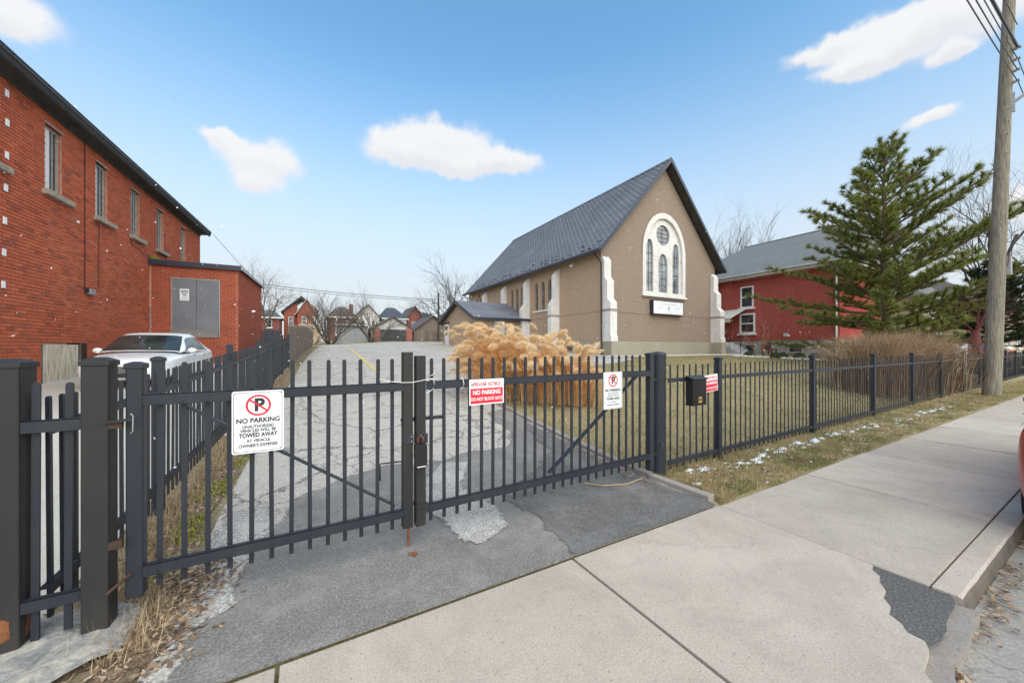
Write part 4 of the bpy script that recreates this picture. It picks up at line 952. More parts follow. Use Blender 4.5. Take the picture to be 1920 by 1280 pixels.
    mb.quad((xw-.012,y0+.012,za),(xw-.012,y1,za),(xw-.012,y1,zb),(xw-.012,y0+.012,zb)); mb.quad((xw-.012,y1,za),(-.02,y1,za),(-.02,y1,zb),(xw-.012,y1,zb))
    a, b, c, d = door
    mb.quad((a,y0+.012,c),(a,y0+.14,c),(a,y0+.14,d),(a,y0+.012,d)); mb.quad((b,y0+.012,c),(b,y0+.14,c),(b,y0+.14,d),(b,y0+.012,d)); mb.quad((a,y0+.012,d),(a,y0+.14,d),(b,y0+.14,d),(b,y0+.012,d))
    aw = mb.build('annex_wall', 'mortar', t, local=True)
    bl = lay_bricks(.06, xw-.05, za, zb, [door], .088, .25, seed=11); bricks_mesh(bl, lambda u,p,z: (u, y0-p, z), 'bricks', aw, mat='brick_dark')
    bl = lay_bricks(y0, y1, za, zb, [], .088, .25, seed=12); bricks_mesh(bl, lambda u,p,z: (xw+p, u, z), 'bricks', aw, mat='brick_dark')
    m = (a+b)/2
    for i, (p, q) in enumerate(((a+.03,m-.006),(m+.006,b-.03))):
        dl = MB().box(p,q,y0+.02,y0+.06,2.29,d-.03).build('door_leaf', 'grey_door', t, local=True, bevel=.004)
        if i == 0:
            nt_ = MB().box(p+.25,p+.56,y0+.012,y0+.018,3.53,4.03).build('notice', 'sign_white', dl, local=True)
            for k, (w, hh, z) in enumerate(((.25,.035,3.95),(.25,.035,3.88),(.17,.035,3.80),(.09,.03,3.73),(.25,.015,3.65),(.22,.015,3.61),(.25,.015,3.57))):
                MB().box(p+.405-w/2,p+.405+w/2,y0+.0095,y0+.0115,z-hh/2,z+hh/2).build('print', 'ink' if k < 4 else 'ink_grey', dl, local=True)
    MB().box(a+.005,a+.03,y0+.015,y0+.08,1.97,d).box(b-.03,b-.005,y0+.015,y0+.08,1.97,d).box(a+.005,b-.005,y0+.015,y0+.08,d-.028,d-.004).build('door_frame', 'steel', t, local=True)
    MB().box(a-.03,b-.05,y0-.03,y0+.07,1.95,2.285).build('loading_sill', 'grey_door_low', t, local=True, bevel=.006)
    MB().box(-.01,xw+.12,y0-.10,y1+.1,zb,zb+.07).build('annex_roof', 'black_roof', t, local=True)
    MB().box(-.01,xw+.14,y0-.13,y0-.09,zb-.06,zb+.16).build('annex_fascia', 'navy_trim', t, local=True, bevel=.004)
    MB().box(xw+.12,xw+.155,y0-.13,y1+.1,zb-.02,zb+.10).build('annex_fascia', 'steel', t, local=True)
    MB().extr([(.0,5.12),(.50,5.12),(.02,5.42)], lambda x,z: (x,y0+.1,z), lambda x,z: (x,y0+.9,z)).build('flashing', 'moss', t, local=True)
    MB().tube([(.05,y0-.03,.9),(.05,y0-.03,3.2)], .018, 6).build('pipe', 'steel', t, local=True)
left_building()

def arch(cx, w, z0, zs, ztop, n=8, pointed=True):
    """outline of an arched opening, counter-clockwise from bottom left"""
    h = w/2; pts = [(cx-h, z0), (cx+h, z0)]
    for i in range(n+1):
        t = i/n
        if pointed: pts.append((cx+h*math.cos(t*math.pi/2)**.75 if i < n else cx, zs+(ztop-zs)*math.sin(t*math.pi/2)))
        else: pts.append((cx+h*math.cos(t*math.pi/2), zs+(ztop-zs)*math.sin(t*math.pi/2)))
    L = [(2*cx-x, z) for x, z in pts[2:-1]][::-1]
    return pts + L
def courses(mb, p_eave, p_ridge, y0, y1, n, axis='y', lip=.022):
    """stepped tile courses on one roof slope"""
    (x0, z0), (x1, z1) = p_eave, p_ridge; d = math.hypot(x1-x0, z1-z0); nx, nz = -(z1-z0)/d, (x1-x0)/d
    if nz < 0: nx, nz = -nx, -nz
    P = (lambda a, b, c: (a, b, c)) if axis == 'y' else (lambda a, b, c: (b, a, c))
    for i in range(n):
        t0, t1 = i/n, (i+1)/n
        a = (x0+(x1-x0)*t0, z0+(z1-z0)*t0); b = (x0+(x1-x0)*t1, z0+(z1-z0)*t1)
        q = [(a[0]+nx*lip, a[1]+nz*lip), (b[0]+nx*.002, b[1]+nz*.002)]
        mb.quad(P(q[0][0],y0,q[0][1]), P(q[0][0],y1,q[0][1]), P(q[1][0],y1,q[1][1]), P(q[1][0],y0,q[1][1]))
        mb.quad(P(a[0],y0,a[1]), P(a[0],y1,a[1]), P(q[0][0],y1,q[0][1]), P(q[0][0],y0,q[0][1]))
def church():
    ox, oy, oz = 19.4, 15.0, 1.0
    t = thing('church', 'tan brick church with steep slate blue roof and white arched window', 'church', (ox,oy,oz))
    Wd, Ln, EV, AP = 5.27, 18.7, 6.0, 11.75      # heights above the church's base
    # front gable with the hole of the big window
    big = arch(0, 3.62, 3.82, 6.30, 8.62, 10, False)
    mb = MB(); mb.poly([(-Wd,0),(Wd,0),(Wd,EV+.03),(0,AP),(-Wd,EV+.03)], [big], lambda u,v: (u,0,v)); mb.strip(big, lambda u,v: (u,0,v), lambda u,v: (u,.30,v))
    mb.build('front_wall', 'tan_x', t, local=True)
    MB().poly([(-Wd,0),(Wd,0),(Wd,EV+.03),(0,AP),(-Wd,EV+.03)], (), lambda u,v: (u,Ln,v)).build('rear_wall', 'tan_x', t, local=True)
    tri = [(4.85,0),(5.68,0),(6.5,0),(8.45,0),(9.22,0),(9.98,0)]
    holes = [arch(y, .46, 3.12, 4.45, 5.08, 6) for y, _ in tri] + [arch(16.0, .42, 4.0, 4.85, 5.15, 6), arch(16.7, .42, 4.0, 4.85, 5.15, 6), arch(16.35, .36, 5.2, 5.45, 5.68, 6)]
    mb = MB(); mb.poly([(0,0),(Ln,0),(Ln,EV+.05),(0,EV+.05)], holes, lambda u,v: (-Wd,u,v))
    for h in holes: mb.strip(h, lambda u,v: (-Wd,u,v), lambda u,v: (-Wd+.16,u,v))
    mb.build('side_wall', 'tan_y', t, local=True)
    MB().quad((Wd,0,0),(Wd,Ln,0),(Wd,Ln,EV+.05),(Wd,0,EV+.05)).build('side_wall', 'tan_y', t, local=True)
    for h in holes:
        w = MB().poly(h, (), lambda u,v: (-Wd+.14,u,v)).build('side_window', 'glass_lead', t, local=True)
        ys = [p[0] for p in h]; zs = [p[1] for p in h]; c = (min(ys)+max(ys))/2
        mb = MB().box(-Wd+.10,-Wd+.135,c-.008,c+.008,min(zs),max(zs)-.05)
        for k in range(1, 4): z = min(zs)+(max(zs)-min(zs))*k/4.2; mb.box(-Wd+.102,-Wd+.133,min(ys),max(ys),z-.008,z+.008)
        mb.build('leading', 'iron', w, local=True)
    for y0, y1 in ((4.5,6.85),(8.1,10.35)): MB().box(-Wd-.08,-Wd+.02,y0,y1,2.98,3.10).build('window_sill', 'white_stone', t, local=True, bevel=.01)
    # foundation and string course
    MB().box(-Wd-.07,Wd+.07,-.07,-.002,-.15,.86).build('foundation', 'foundation', t, local=True, bevel=.02)
    MB().box(-Wd-.068,-Wd-.002,-.0,Ln,-.15,.858).build('foundation', 'foundation', t, local=True, bevel=.02)
    MB().box(Wd+.002,Wd+.068,0,Ln,-.1,.858).build('foundation', 'foundation', t, local=True)
    MB().box(-Wd+.5,Wd-.5,-.022,-.002,2.53,2.60).build('string_course', 'tan_x', t, local=True)
    MB().box(-Wd-.022,-Wd-.002,0,Ln,2.53,2.60).build('string_course', 'tan_y', t, local=True)
    bw = MB().box(-Wd-.08,-Wd-.05,2.42,3.25,.36,.84).build('basement_window', 'garage_dark', t, local=True)
    for k in range(2): MB().box(-Wd-.10,-Wd-.082,2.48+.39*k,2.80+.39*k,.42,.78).build('pane', 'glass', bw, local=True)
    # the big window: moulded surround, white tracery panel, rose and three lancets
    outer = arch(0, 3.98, 3.74, 6.30, 8.86, 12, False); inner = arch(0, 3.42, 3.92, 6.30, 8.52, 12, False)
    mb = MB(); mb.poly(outer, [inner], lambda u,v: (u,-.06,v)); mb.strip(outer, lambda u,v: (u,-.06,v), lambda u,v: (u,.0,v)); mb.strip(inner, lambda u,v: (u,-.06,v), lambda u,v: (u,.10,v))
    wn = mb.build('window_surround', 'white_stone', t, local=True)
    inner2 = arch(0, 3.50, 3.88, 6.30, 8.56, 12, False)
    rose = [(.62*math.cos(2*math.pi*i/28), 7.52+.64*math.sin(2*math.pi*i/28)) for i in range(28)]
    lan = [arch(-1.22, .64, 3.92, 6.3, 7.14, 8), arch(0, .86, 3.92, 5.45, 6.36, 8), arch(1.22, .64, 3.92, 6.3, 7.14, 8)]
    mb = MB(); mb.poly(inner2, [rose]+lan, lambda u,v: (u,.09,v))
    for h in [rose]+lan: mb.strip(h, lambda u,v: (u,.09,v), lambda u,v: (u,.19,v))
    mb.build('tracery', 'white_stone', wn, local=True)
    for h in [rose]+lan:
        MB().poly(h, (), lambda u,v: (u,.185,v)).build('pane', 'glass_lead', wn, local=True)
        us = [p[0] for p in h]; vs = [p[1] for p in h]; mb = MB(); c = (min(us)+max(us))/2
        for k in range(1, 5): z = min(vs)+(max(vs)-min(vs))*k/(5.4 if h is not rose else 5); mb.box(min(us)+.02,max(us)-.02,.165,.18,z-.011,z+.011)
        mb.box(c-.008,c+.008,.166,.179,min(vs),max(vs)-.06); mb.build('leading', 'iron', wn, local=True)
    ho = arch(0, 4.12, 6.1, 6.30, 8.96, 12, False); hi = arch(0, 4.0, 6.1, 6.30, 8.87, 12, False)
    mb = MB(); mb.poly(ho, [hi], lambda u,v: (u,-.03,v)); mb.strip(ho, lambda u,v: (u,-.03,v), lambda u,v: (u,.0,v)); mb.build('hood_mould', 'tan_x', t, local=True)
    MB().box(-2.06,2.06,-.14,.02,3.60,3.735).build('window_sill', 'white_stone', t, local=True, bevel=.015)
    MB().box(-2.0,2.0,-.04,-.002,3.5,3.6).build('sill_course', 'tan_x', t, local=True)
    # notice board
    sg = MB().box(-1.36,1.50,-.26,-.02,2.52,3.40).build('notice_board', 'navy_trim', t, local=True, bevel=.01)
    MB().box(-1.30,1.44,-.268,-.262,2.58,3.34).build('board_face', 'sign_white', sg, local=True)
    for w, z, x, hh in ((1.55,3.16,.07,.05),(1.0,3.245,.07,.02),(.42,2.96,-.72,.03),(.5,2.89,-.68,.03),(.42,2.96,.86,.03),(.5,2.89,.86,.025),(.4,2.74,.07,.02),(.75,2.66,.07,.03)):
        n = max(2, int(w/.085)); rnd = random.Random(int(z*100))
        mb = MB()
        for k in range(n):
            if rnd.random() < .12: continue
            a = x-w/2+w*k/n; mb.box(a, a+w/n*.62, -.2705, -.269, z-hh/2, z+hh/2*rnd.uniform(.5,1))
        mb.build('print', 'ink_grey', sg, local=True)
    mb = MB(); mb.poly([(.07+.11*math.cos(2*math.pi*i/12)*(1 if i % 2 else .8), 2.93+.13*math.sin(2*math.pi*i/12)) for i in range(12)], (), lambda u,v: (u,-.270,v)); mb.build('emblem', 'ink_grey', sg, local=True)
    # buttresses (stepped weatherings)
    def butt(name, a0, a1, face, prof, mat='white_stone'):
        if face == 'front': A = lambda p, z: (a0, -p, z); B = lambda p, z: (a1, -p, z)
        else: A = lambda p, z: (-Wd-p, a0, z); B = lambda p, z: (-Wd-p, a1, z)
        o = MB().extr(prof, A, B).build(name, mat, t, local=True, bevel=.006); return o
    pf = [(-.02,.86),(.75,.86),(.75,1.1),(.68,1.18),(.68,2.95),(.45,3.2),(.45,4.15),(.24,4.4),(.24,5.3),(.06,5.55),(-.02,5.55)]
    for x0 in (-5.25, 4.77):
        b = butt('buttress', x0, x0+.50, 'front', pf)
        MB().box(x0-.02,x0+.52,-.80,.0,-.15,.855).build('buttress_base', 'foundation', t, local=True, bevel=.015)
        MB().box(x0-.012,x0+.512,-.715,.0,2.50,2.62).build('band', 'grey_stone_band', b, local=True)
    ps = [(-.02,.3),(.70,.3),(.70,.95),(.64,1.08),(.64,3.25),(.60,3.33),(.34,3.68),(.34,5.15),(.04,5.55),(-.02,5.55)]
    for y0 in (3.78, 7.35, 10.85, 14.45):
        b = butt('buttress', y0, y0+.40, 'side', ps)
        MB().box(-Wd-.655,-Wd,y0-.012,y0+.412,2.48,2.60).build('band', 'grey_stone_band', b, local=True)
    # roof
    ex, ez, rz_ = 5.74, 5.68, 12.08; y0, y1 = -.48, Ln+.35
    for s in (-1, 1):
        mb = MB(); courses(mb, (s*ex, ez+.10), (0, rz_), y0, y1, 44); mb.build('roof_slope', 'slate_y', t, local=True, fix=False)
        # boarding below the tiles, seen as the soffit of the verge and the eaves
        MB().extr([(s*ex,ez),(s*ex,ez+.085),(0,rz_-.015),(0,rz_-.20)], lambda x,z: (x,y0+.02,z), lambda x,z: (x,y1-.02,z)).build('roof_boarding', 'dark_soffit', t, local=True)
        MB().extr([(s*(ex+.03),ez-.05),(s*(ex+.03),ez+.16),(0,rz_+.06),(0,rz_-.24)], lambda x,z: (x,y0-.05,z), lambda x,z: (x,y0+.0,z)).build('barge_board', 'navy_trim', t, local=True)
        MB().extr([(s*(ex+.02),ez-.02),(s*(ex+.13),ez+.0),(s*(ex+.15),ez+.15),(s*(ex+.02),ez+.14)], lambda x,z: (x,y0-.03,z), lambda x,z: (x,y1,z)).build('gutter', 'navy_trim', t, local=True)
    MB().extr([(-.16,rz_-.10),(0,rz_+.07),(.16,rz_-.10),(0,rz_+.03)], lambda x,z: (x,y0,z), lambda x,z: (x,y1,z)).build('ridge_cap', 'slate_y', t, local=True)
    MB().tube([(-ex-.06,.0,ez+.02),(-Wd-.18,-.0,ez-.28),(-Wd-.08,-.10,ez-.5),(-Wd-.07,-.11,-.1)], .045, 8).build('downspout', 'iron_worn', t, local=True)
    MB().tube([(-ex-.06,Ln,ez+.02),(-Wd-.18,Ln,ez-.28),(-Wd-.08,Ln,ez-.5),(-Wd-.07,Ln,2)], .04, 8).build('downspout', 'iron_worn', t, local=True)
    for y in (2.3, 17.6): MB().tube([(-Wd-.28,y,5.42),(-Wd-.05,y,5.6)], [.09,.06], 10).build('floodlight', 'white_trim', t, local=True)
    # snow guards near the eave
    sgm = MB().box(-.05,.05,-.12,.12,0,.05).mesh('snow_guard', 'black_roof'); rnd = random.Random(2)
    for k in range(60):
        y = k*.31+rnd.uniform(-.1,.1); f = .045+.05*(k % 2)+rnd.uniform(-.012,.012)
        if rnd.random() < .35: continue
        x = -ex*(1-f); z = ez+.10+(rz_-ez-.1)*f
        inst('snow_guard', sgm, t, (x, y, z))
    # low side annex with its gable towards the parking lot
    ax0, ax1, ay0, ay1, az0, aev, arg = -9.4, -Wd, 7.65, 14.4, .45, 2.62, 3.98
    am = (ay0+ay1)/2-.15
    dr = [(13.25,az0),(14.0,az0),(14.0,2.5),(13.25,2.5)]
    mb = MB(); mb.poly([(ay0,az0-.2),(ay1,az0-.2),(ay1,aev),(am,arg-.12),(ay0,aev)], (), lambda u,v: (ax0,u,v)); mb.build('annex_gable', 'tan_y', t, local=True)
    MB().quad((ax0,ay0,az0-.2),(ax1,ay0,az0-.2),(ax1,ay0,aev),(ax0,ay0,aev)).build('annex_wall', 'tan_x', t, local=True)
    MB().quad((ax0,ay1,az0-.2),(ax1,ay1,az0-.2),(ax1,ay1,aev),(ax0,ay1,aev)).build('annex_wall', 'tan_x', t, local=True)
    MB().box(-8.0,-7.2,ay0-.03,ay0+.02,.5,2.4).build('annex_panel', 'siding_grey', t, local=True)
    d = MB().box(ax0-.05,ax0-.005,13.05,13.85,.60,2.45).build('annex_door', 'white_trim', t, local=True, bevel=.01)
    MB().box(ax0-.058,ax0-.052,13.2,13.7,1.55,2.25).build('pane', 'glass', d, local=True)
    MB().box(ax0-.09,ax0-.0,13.05-.12,13.85+.12,2.45,2.58).build('door_hood', 'navy_trim', t, local=True)
    for s, ya in ((-1, ay0-.35), (1, ay1+.35)):
        slope = (arg-aev)/(am-ay0 if s < 0 else ay1-am); ze = aev-.35*slope
        mb = MB(); courses(mb, (ya, ze+.10), (am, arg+.10), ax0-.35, ax1, 16, 'x', .02); mb.build('annex_roof', 'slate_x', t, local=True, fix=False)
        MB().extr([(ya,ze-.02),(ya,ze+.09),(am,arg+.085),(am,arg-.08)], lambda y,z: (ax0-.34,y,z), lambda y,z: (ax1,y,z)).build('annex_boarding', 'dark_soffit', t, local=True)
        MB().extr([(ya,ze-.06),(ya,ze+.14),(am,arg+.15),(am,arg-.12)], lambda y,z: (ax0-.385,y,z), lambda y,z: (ax0-.345,y,z)).build('annex_barge_board', 'navy_trim', t, local=True)
        MB().box(ax0-.36,ax1,min(ya,ya+s*.10),max(ya,ya+s*.10),ze-.03,ze+.10).build('annex_gutter', 'navy_trim', t, local=True)
church()
def steps():
    t = thing('side_steps', 'grey concrete side steps with thin black handrails beside the church', 'steps', (26.2,13.7,hgt(26,13.7)))
    for k in range(5): MB().box(-.75,.75,.3*k,1.8,.17*k,.17*(k+1)-.002).build('step', 'siding_grey', t, local=True, bevel=.01)
    for x in (-.72, .72):
        MB().tube([(x,0,0),(x,0,.95),(x,1.5,1.8),(x,1.5,.85)], .02, 6).build('handrail', 'iron', t, local=True)
        MB().tube([(x,.75,.4),(x,.75,1.37)], .015, 6).build('handrail_post', 'iron', t, local=True)
steps()
def window(t, plane, a, b, c, d, out, mat='white_trim', pane='glass', sash=True, depth=.07, sill=True):
    """window set in a wall; plane 'y': wall faces -x at x=out, plane 'x': wall faces -y at y=out"""
    B = (lambda u0,u1,p0,p1,z0,z1: MB().box(out-p1,out-p0,u0,u1,z0,z1)) if plane == 'y' else (lambda u0,u1,p0,p1,z0,z1: MB().box(u0,u1,out-p1,out-p0,z0,z1))
    w = max(.05, (b-a)*.1); mb = MB()
    for q in ((a,a+w,c,d),(b-w,b,c,d),(a+w,b-w,d-w,d),(a+w,b-w,c,c+w)):
        bb = B(q[0],q[1],.0,depth,q[2],q[3]); k = len(mb.v); mb.v += bb.v; mb.f += [[i+k for i in f] for f in bb.f]
    if sash: bb = B(a+w,b-w,.0,depth*.8,(c+d)/2-w*.4,(c+d)/2+w*.4); k = len(mb.v); mb.v += bb.v; mb.f += [[i+k for i in f] for f in bb.f]
    f = mb.build('window', mat, t)
    B(a+w,b-w,.005,depth*.3,c+w,d-w).build('pane', pane, f)
    if sill: B(a-.1,b+.1,-.0,depth+.1,c-.12,c-.002).build('sill', mat, f)
    return f
def red_house():
    X0, X1, Y0, Y1, Z0, ZF, ZE, ZR = 28.0, 36.0, 9.3, 20.5, .85, 2.05, 6.85, 9.9
    t = thing('red_house', 'red painted brick house with grey hip roof behind the pine', 'house', (X0,Y0,Z0))
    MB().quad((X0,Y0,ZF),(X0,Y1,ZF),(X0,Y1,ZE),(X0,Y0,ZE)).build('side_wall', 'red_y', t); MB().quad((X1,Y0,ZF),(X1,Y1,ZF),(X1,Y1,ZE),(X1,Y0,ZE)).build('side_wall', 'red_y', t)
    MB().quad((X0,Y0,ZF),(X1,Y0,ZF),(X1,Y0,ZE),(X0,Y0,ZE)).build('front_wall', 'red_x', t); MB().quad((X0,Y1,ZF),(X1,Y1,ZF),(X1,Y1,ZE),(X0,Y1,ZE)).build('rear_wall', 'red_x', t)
    MB().box(X0-.10,X0-.003,15.6,16.4,ZF,ZE).build('chimney_breast', 'red_y', t)
    base = MB().box(X0-.02,X1+.02,Y0-.02,Y1+.02,Z0-.3,ZF-.03).build('foundation', 'stone_block', t)
    rnd = random.Random(8); blk = {}
    for r in range(4):
        y = Y0+.05+.3*(r % 2)
        while y < 17:
            L = rnd.uniform(.5,.8)
            if not (13.9 < y+L/2 < 14.8 or 11.0 < y+L/2 < 12.1): MB().box(X0-.06,X0-.021,y,y+L-.025,Z0+.29*r,Z0+.29*r+.265).build('foundation_block', 'stone_block', base, bevel=.012)
            y += L
    MB().box(X0-.09,X0,Y0,Y1,ZF-.03,ZF+.09).build('water_table', 'red_y', t)
    window(t, 'y', 14.15, 15.05, 4.42, 5.98, X0); window(t, 'y', 14.05, 15.1, 2.55, 4.0, X0)
    window(t, 'y', 11.1, 12.0, 1.15, 1.72, X0-.06, 'old_wood_frame', sill=False, sash=False); window(t, 'y', 14.0, 14.7, 1.2, 1.75, X0-.06, 'old_wood_frame', sill=False, sash=False)
    MB().tube([(X0-.06,Y0+.15,Z0),(X0-.06,Y0+.15,ZE)], .05, 6).build('downspout', 'white_trim', t)
    MB().box(X0-.10,X0-.0,12.0,12.25,2.25,2.5).build('meter', 'siding_grey', t, bevel=.01)
    e = .55; xm = (X0+X1)/2
    A = [(X0-e,Y0-e,ZE-.1),(X1+e,Y0-e,ZE-.1),(X1+e,Y1+e,ZE-.1),(X0-e,Y1+e,ZE-.1)]; r0, r1 = (xm,Y0+.5,ZR), (xm,Y1-3.6,ZR)
    mb = MB().quad(A[0],A[3],r1,r0).quad(A[1],A[2],r1,r0).build('roof_slope', 'shingle_y', t)
    MB().quad(A[2],A[3],r1).build('roof_hip', 'shingle_x', t); MB().quad(A[0],A[1],r0).build('roof_hip', 'shingle_x', t)
    MB().box(X0-e,X0-e+.03,Y0-e,Y1+e,ZE-.32,ZE-.1).box(X0-e,X1+e,Y0-e,Y0-e+.03,ZE-.32,ZE-.1).build('fascia', 'cream_trim', t)
    MB().box(X0-e+.03,X0,Y0-e+.03,Y1+e,ZE-.34,ZE-.31).build('soffit', 'cream_trim', t)
    MB().tube([(X0-e-.06,Y0-e,ZE-.12),(X0-e-.06,Y1+e,ZE-.12)], .06, 8).build('gutter', 'siding_grey', t)
    MB().tube([r0, r1], .06, 6).build('ridge', 'shingle_x', t)
    mb = MB().hexa([(26.0,14.7,3.55),(28.0,14.7,4.32),(28.0,16.6,4.32),(26.0,16.6,3.55)], [(26.0,14.7,3.6),(28.0,14.7,4.38),(28.0,16.6,4.38),(26.0,16.6,3.6)]).box(26.0,26.03,14.7,16.6,3.3,3.56); mb.build('awning', 'awning', t)
red_house()
def house(name, label, x0, x1, y0, depth, z0, eave, ridge, wall, roof, wins=(), cat='house', axis='y', over=.4, chimney=None, doors=(), pil=()):
    """far house: gable towards the viewer (axis y) or ridge across (axis x)"""
    t = thing(name, label, cat, ((x0+x1)/2, y0, z0)); y1 = y0+depth; xm = (x0+x1)/2
    if axis == 'y':
        k = (ridge-eave)/(xm-x0)
        MB().poly([(x0,z0),(x1,z0),(x1,eave),(xm,ridge),(x0,eave)], (), lambda u,v: (u,y0,v)).quad((x0,y0,z0),(x0,y1,z0),(x0,y1,eave),(x0,y0,eave)).quad((x1,y0,z0),(x1,y1,z0),(x1,y1,eave),(x1,y0,eave)).build('wall', wall, t)
        for s, xe in ((-1, x0-over), (1, x1+over)):
            MB().extr([(xe,eave-k*over),(xe,eave-k*over+.16),(xm,ridge+.20),(xm,ridge+.02)], lambda x,z: (x,y0-over,z), lambda x,z: (x,y1,z)).build('roof', roof, t)
            MB().extr([(xe,eave-k*over-.02),(xe,eave-k*over+.10),(xm,ridge+.16),(xm,ridge+.06)], lambda x,z: (x,y0-over-.05,z), lambda x,z: (x,y0-over-.01,z)).build('barge_board', 'white_trim' if wall == 'far_red_x' else roof, t)
    else:
        ym = (y0+y1)/2; k = (ridge-eave)/(ym-y0)
        MB().quad((x0,y0,z0),(x1,y0,z0),(x1,y0,eave),(x0,y0,eave)).poly([(y0,z0),(y1,z0),(y1,eave),(y0,eave)], (), lambda u,v: (x0,u,v)).poly([(y0,z0),(y1,z0),(y1,eave),(y0,eave)], (), lambda u,v: (x1,u,v)).build('wall', wall, t)
        inset = (x1-x0)*.32
        a, b, c, d = (x0-over,y0-over,eave-k*over), (x1+over,y0-over,eave-k*over), (x1-inset,ym,ridge), (x0+inset,ym,ridge)
        e_, f_ = (x0-over,y1+over,eave-k*over), (x1+over,y1+over,eave-k*over)
        MB().quad(a,b,c,d).quad(e_,f_,c,d).quad(a,e_,d).quad(b,f_,c).build('roof', roof, t)
        MB().box(x0-over,x1+over,y0-over-.03,y0-over,eave-k*over-.2,eave-k*over).build('fascia', 'white_trim', t)
    for a, b, c, d in wins: window(t, 'x', a, b, c, d, y0, depth=.1)
    if chimney: MB().box(chimney[0]-.35,chimney[0]+.35,y0+depth*.4,y0+depth*.4+.7,eave,chimney[1]).build('chimney', 'plum_brick', t)
    for a, b, c, d, m in doors: MB().box(a,b,y0-.06,y0-.003,c,d).build('door', m, t)
    for a, b, c, d in pil: MB().box(a,b,y0-.35,y0-.004,c,d).build('pillar', 'pillar_brick', t)
    return t
zb = lambda x, y: hgt(x, y)-.1
hs = house('gabled_house', 'orange brick gabled house with white framed windows behind the board fence', -1.4, 1.4, 71.5, 9, zb(0,72), 7.6, 9.75, 'far_red_x', 'blue_roof', [(-.75,.0,5.4,6.85),(.55,1.2,5.4,6.85)])
MB().poly([(-3.4,2.5),(-1.4,2.5),(-1.4,9.3),(-3.4,7.7)], (), lambda u,v: (u,72.6,v)).build('side_wing', 'far_red_x', hs); MB().extr([(-3.8,7.45),(-3.8,7.65),(-.8,10.5),(1.8,8.0),(1.8,7.8),(-.8,10.2)], lambda x,z: (x,72.1,z), lambda x,z: (x,80,z)).build('wing_roof', 'blue_roof', hs); window(hs, 'x', -2.75, -2.0, 5.3, 6.8, 72.5, depth=.1)
MB().hexa([(-1.6,69.4,4.7),(2.2,69.4,4.7),(1.6,71.4,5.5),(-1.0,71.4,5.5)], [(-1.6,69.4,4.85),(2.2,69.4,4.85),(1.6,71.4,5.6),(-1.0,71.4,5.6)]).build('porch_roof', 'siding_tan', hs)
MB().box(-1.5,2.1,69.5,71.4,2.4,4.7).build('porch_wall', 'siding_tan', hs)
house('brown_roof_house', 'house with wide brown hip roof and chimney behind the bushes', 3.6, 8.2, 75, 9, zb(5,75), 7.5, 9.6, 'plum_brick', 'brown_roof', axis='x', chimney=(7.7,10.2), wins=[(4.4,5.1,5.2,6.6),(6.2,6.9,5.2,6.6)])
house('brown_roof_house', 'house with pointed brown gable and white upper wall between the bushes', 8.4, 12.6, 76, 9, zb(10,76), 7.6, 9.9, 'siding_white', 'brown_roof', [(9.2,9.9,5.6,6.9),(11.1,11.8,5.6,6.9)])
house('blue_roof_house', 'house with pointed blue grey roof above the white garage', 13.4, 17.9, 76, 9, zb(15,76), 7.7, 10.1, 'siding_blue', 'blue_roof', [(16.2,17.0,5.4,6.9),(14.2,14.9,5.4,6.9)], axis='x')
house('plum_brick_house', 'dark plum brick house with brown roof right of the blue roof', 18.3, 21.6, 77, 9, zb(20,77), 7.9, 10.2, 'plum_brick', 'brown_roof', [(19.3,20.0,5.4,7.0)])
house('dark_roof_house', 'low house with black roof and white trim beside the wooden pole', 20.9, 24.6, 74, 9, zb(22,74), 7.5, 9.1, 'siding_white', 'blue_roof', [(21.5,22.2,5.6,6.9),(23.0,23.7,5.6,6.9)], axis='x')
house('house_behind_pole', 'brown roofed house partly hidden behind the church annex', 25.2, 29.5, 73, 9, zb(27,73), 7.4, 9.4, 'plum_brick', 'brown_roof', axis='x')
house('grey_garage', 'wide pale grey garage behind the bare bushes', 3.3, 6.9, 50, 6, zb(5,50), 4.55, 5.0, 'siding_grey', 'brown_roof', cat='garage', axis='x', over=.3, doors=[(3.5,6.7,2.05,4.3,'siding_grey')])
house('white_garage', 'white gabled garage with dark doors and red brick pillars', 7.3, 11.95, 48, 6, zb(9,48), 3.95, 5.35, 'siding_white', 'brown_roof', cat='garage', over=.3, doors=[(8.05,9.6,1.9,3.85,'garage_dark'),(9.63,11.2,1.9,3.85,'garage_dark')], pil=[(7.25,7.95,1.85,4.0),(11.25,12.0,1.85,4.0)])
house('dark_shed', 'dark brown gabled shed between white garage and wooden pole', 12.8, 18.2, 50, 6, zb(15,50), 3.9, 5.9, 'fence_wood', 'brown_roof', cat='shed', over=.3)
house('corner_house', 'dark red brick house glimpsed between the left annex and the orange house', -6.6, -3.7, 66, 8, zb(-5,66), 6.3, 7.6, 'plum_brick', 'shingle_x', [(-5.2,-4.6,4.6,5.7)], axis='x')
house('tan_street_house', 'tan house with grey roof behind the pine at the right edge', 44, 56, 9.5, 8, .5, 6.2, 9.9, 'siding_tan', 'shingle_x', [(45,46.2,1.7,3.1),(48.5,49.9,1.7,3.1),(52,53.4,1.7,3.1),(46,47,4.1,5.5),(50,51,4.1,5.5)], axis='x')
house('brown_street_house', 'brown walled house with white windows right of the utility pole', 50, 76, 6.9, 8, .5, 5.6, 8.6, 'siding_tan', 'brown_roof', [(53,54.6,1.5,3.0),(58,59.8,1.5,3.0),(63,65,1.5,3.0),(69,71,1.5,3.0)], axis='x')
bf = thing('back_fence', 'weathered wooden fence between white garage and wooden pole', 'fence', (14,47.5,zb(14,47.5)))
bmn = MB().box(-.1,.1,-.012,.012,0,1.5).mesh('board', 'fence_wood')
for i in range(22): inst('board', bmn, bf, (-1.75+.21*i, 0, .05), (0,0,random.uniform(-.03,.03)))
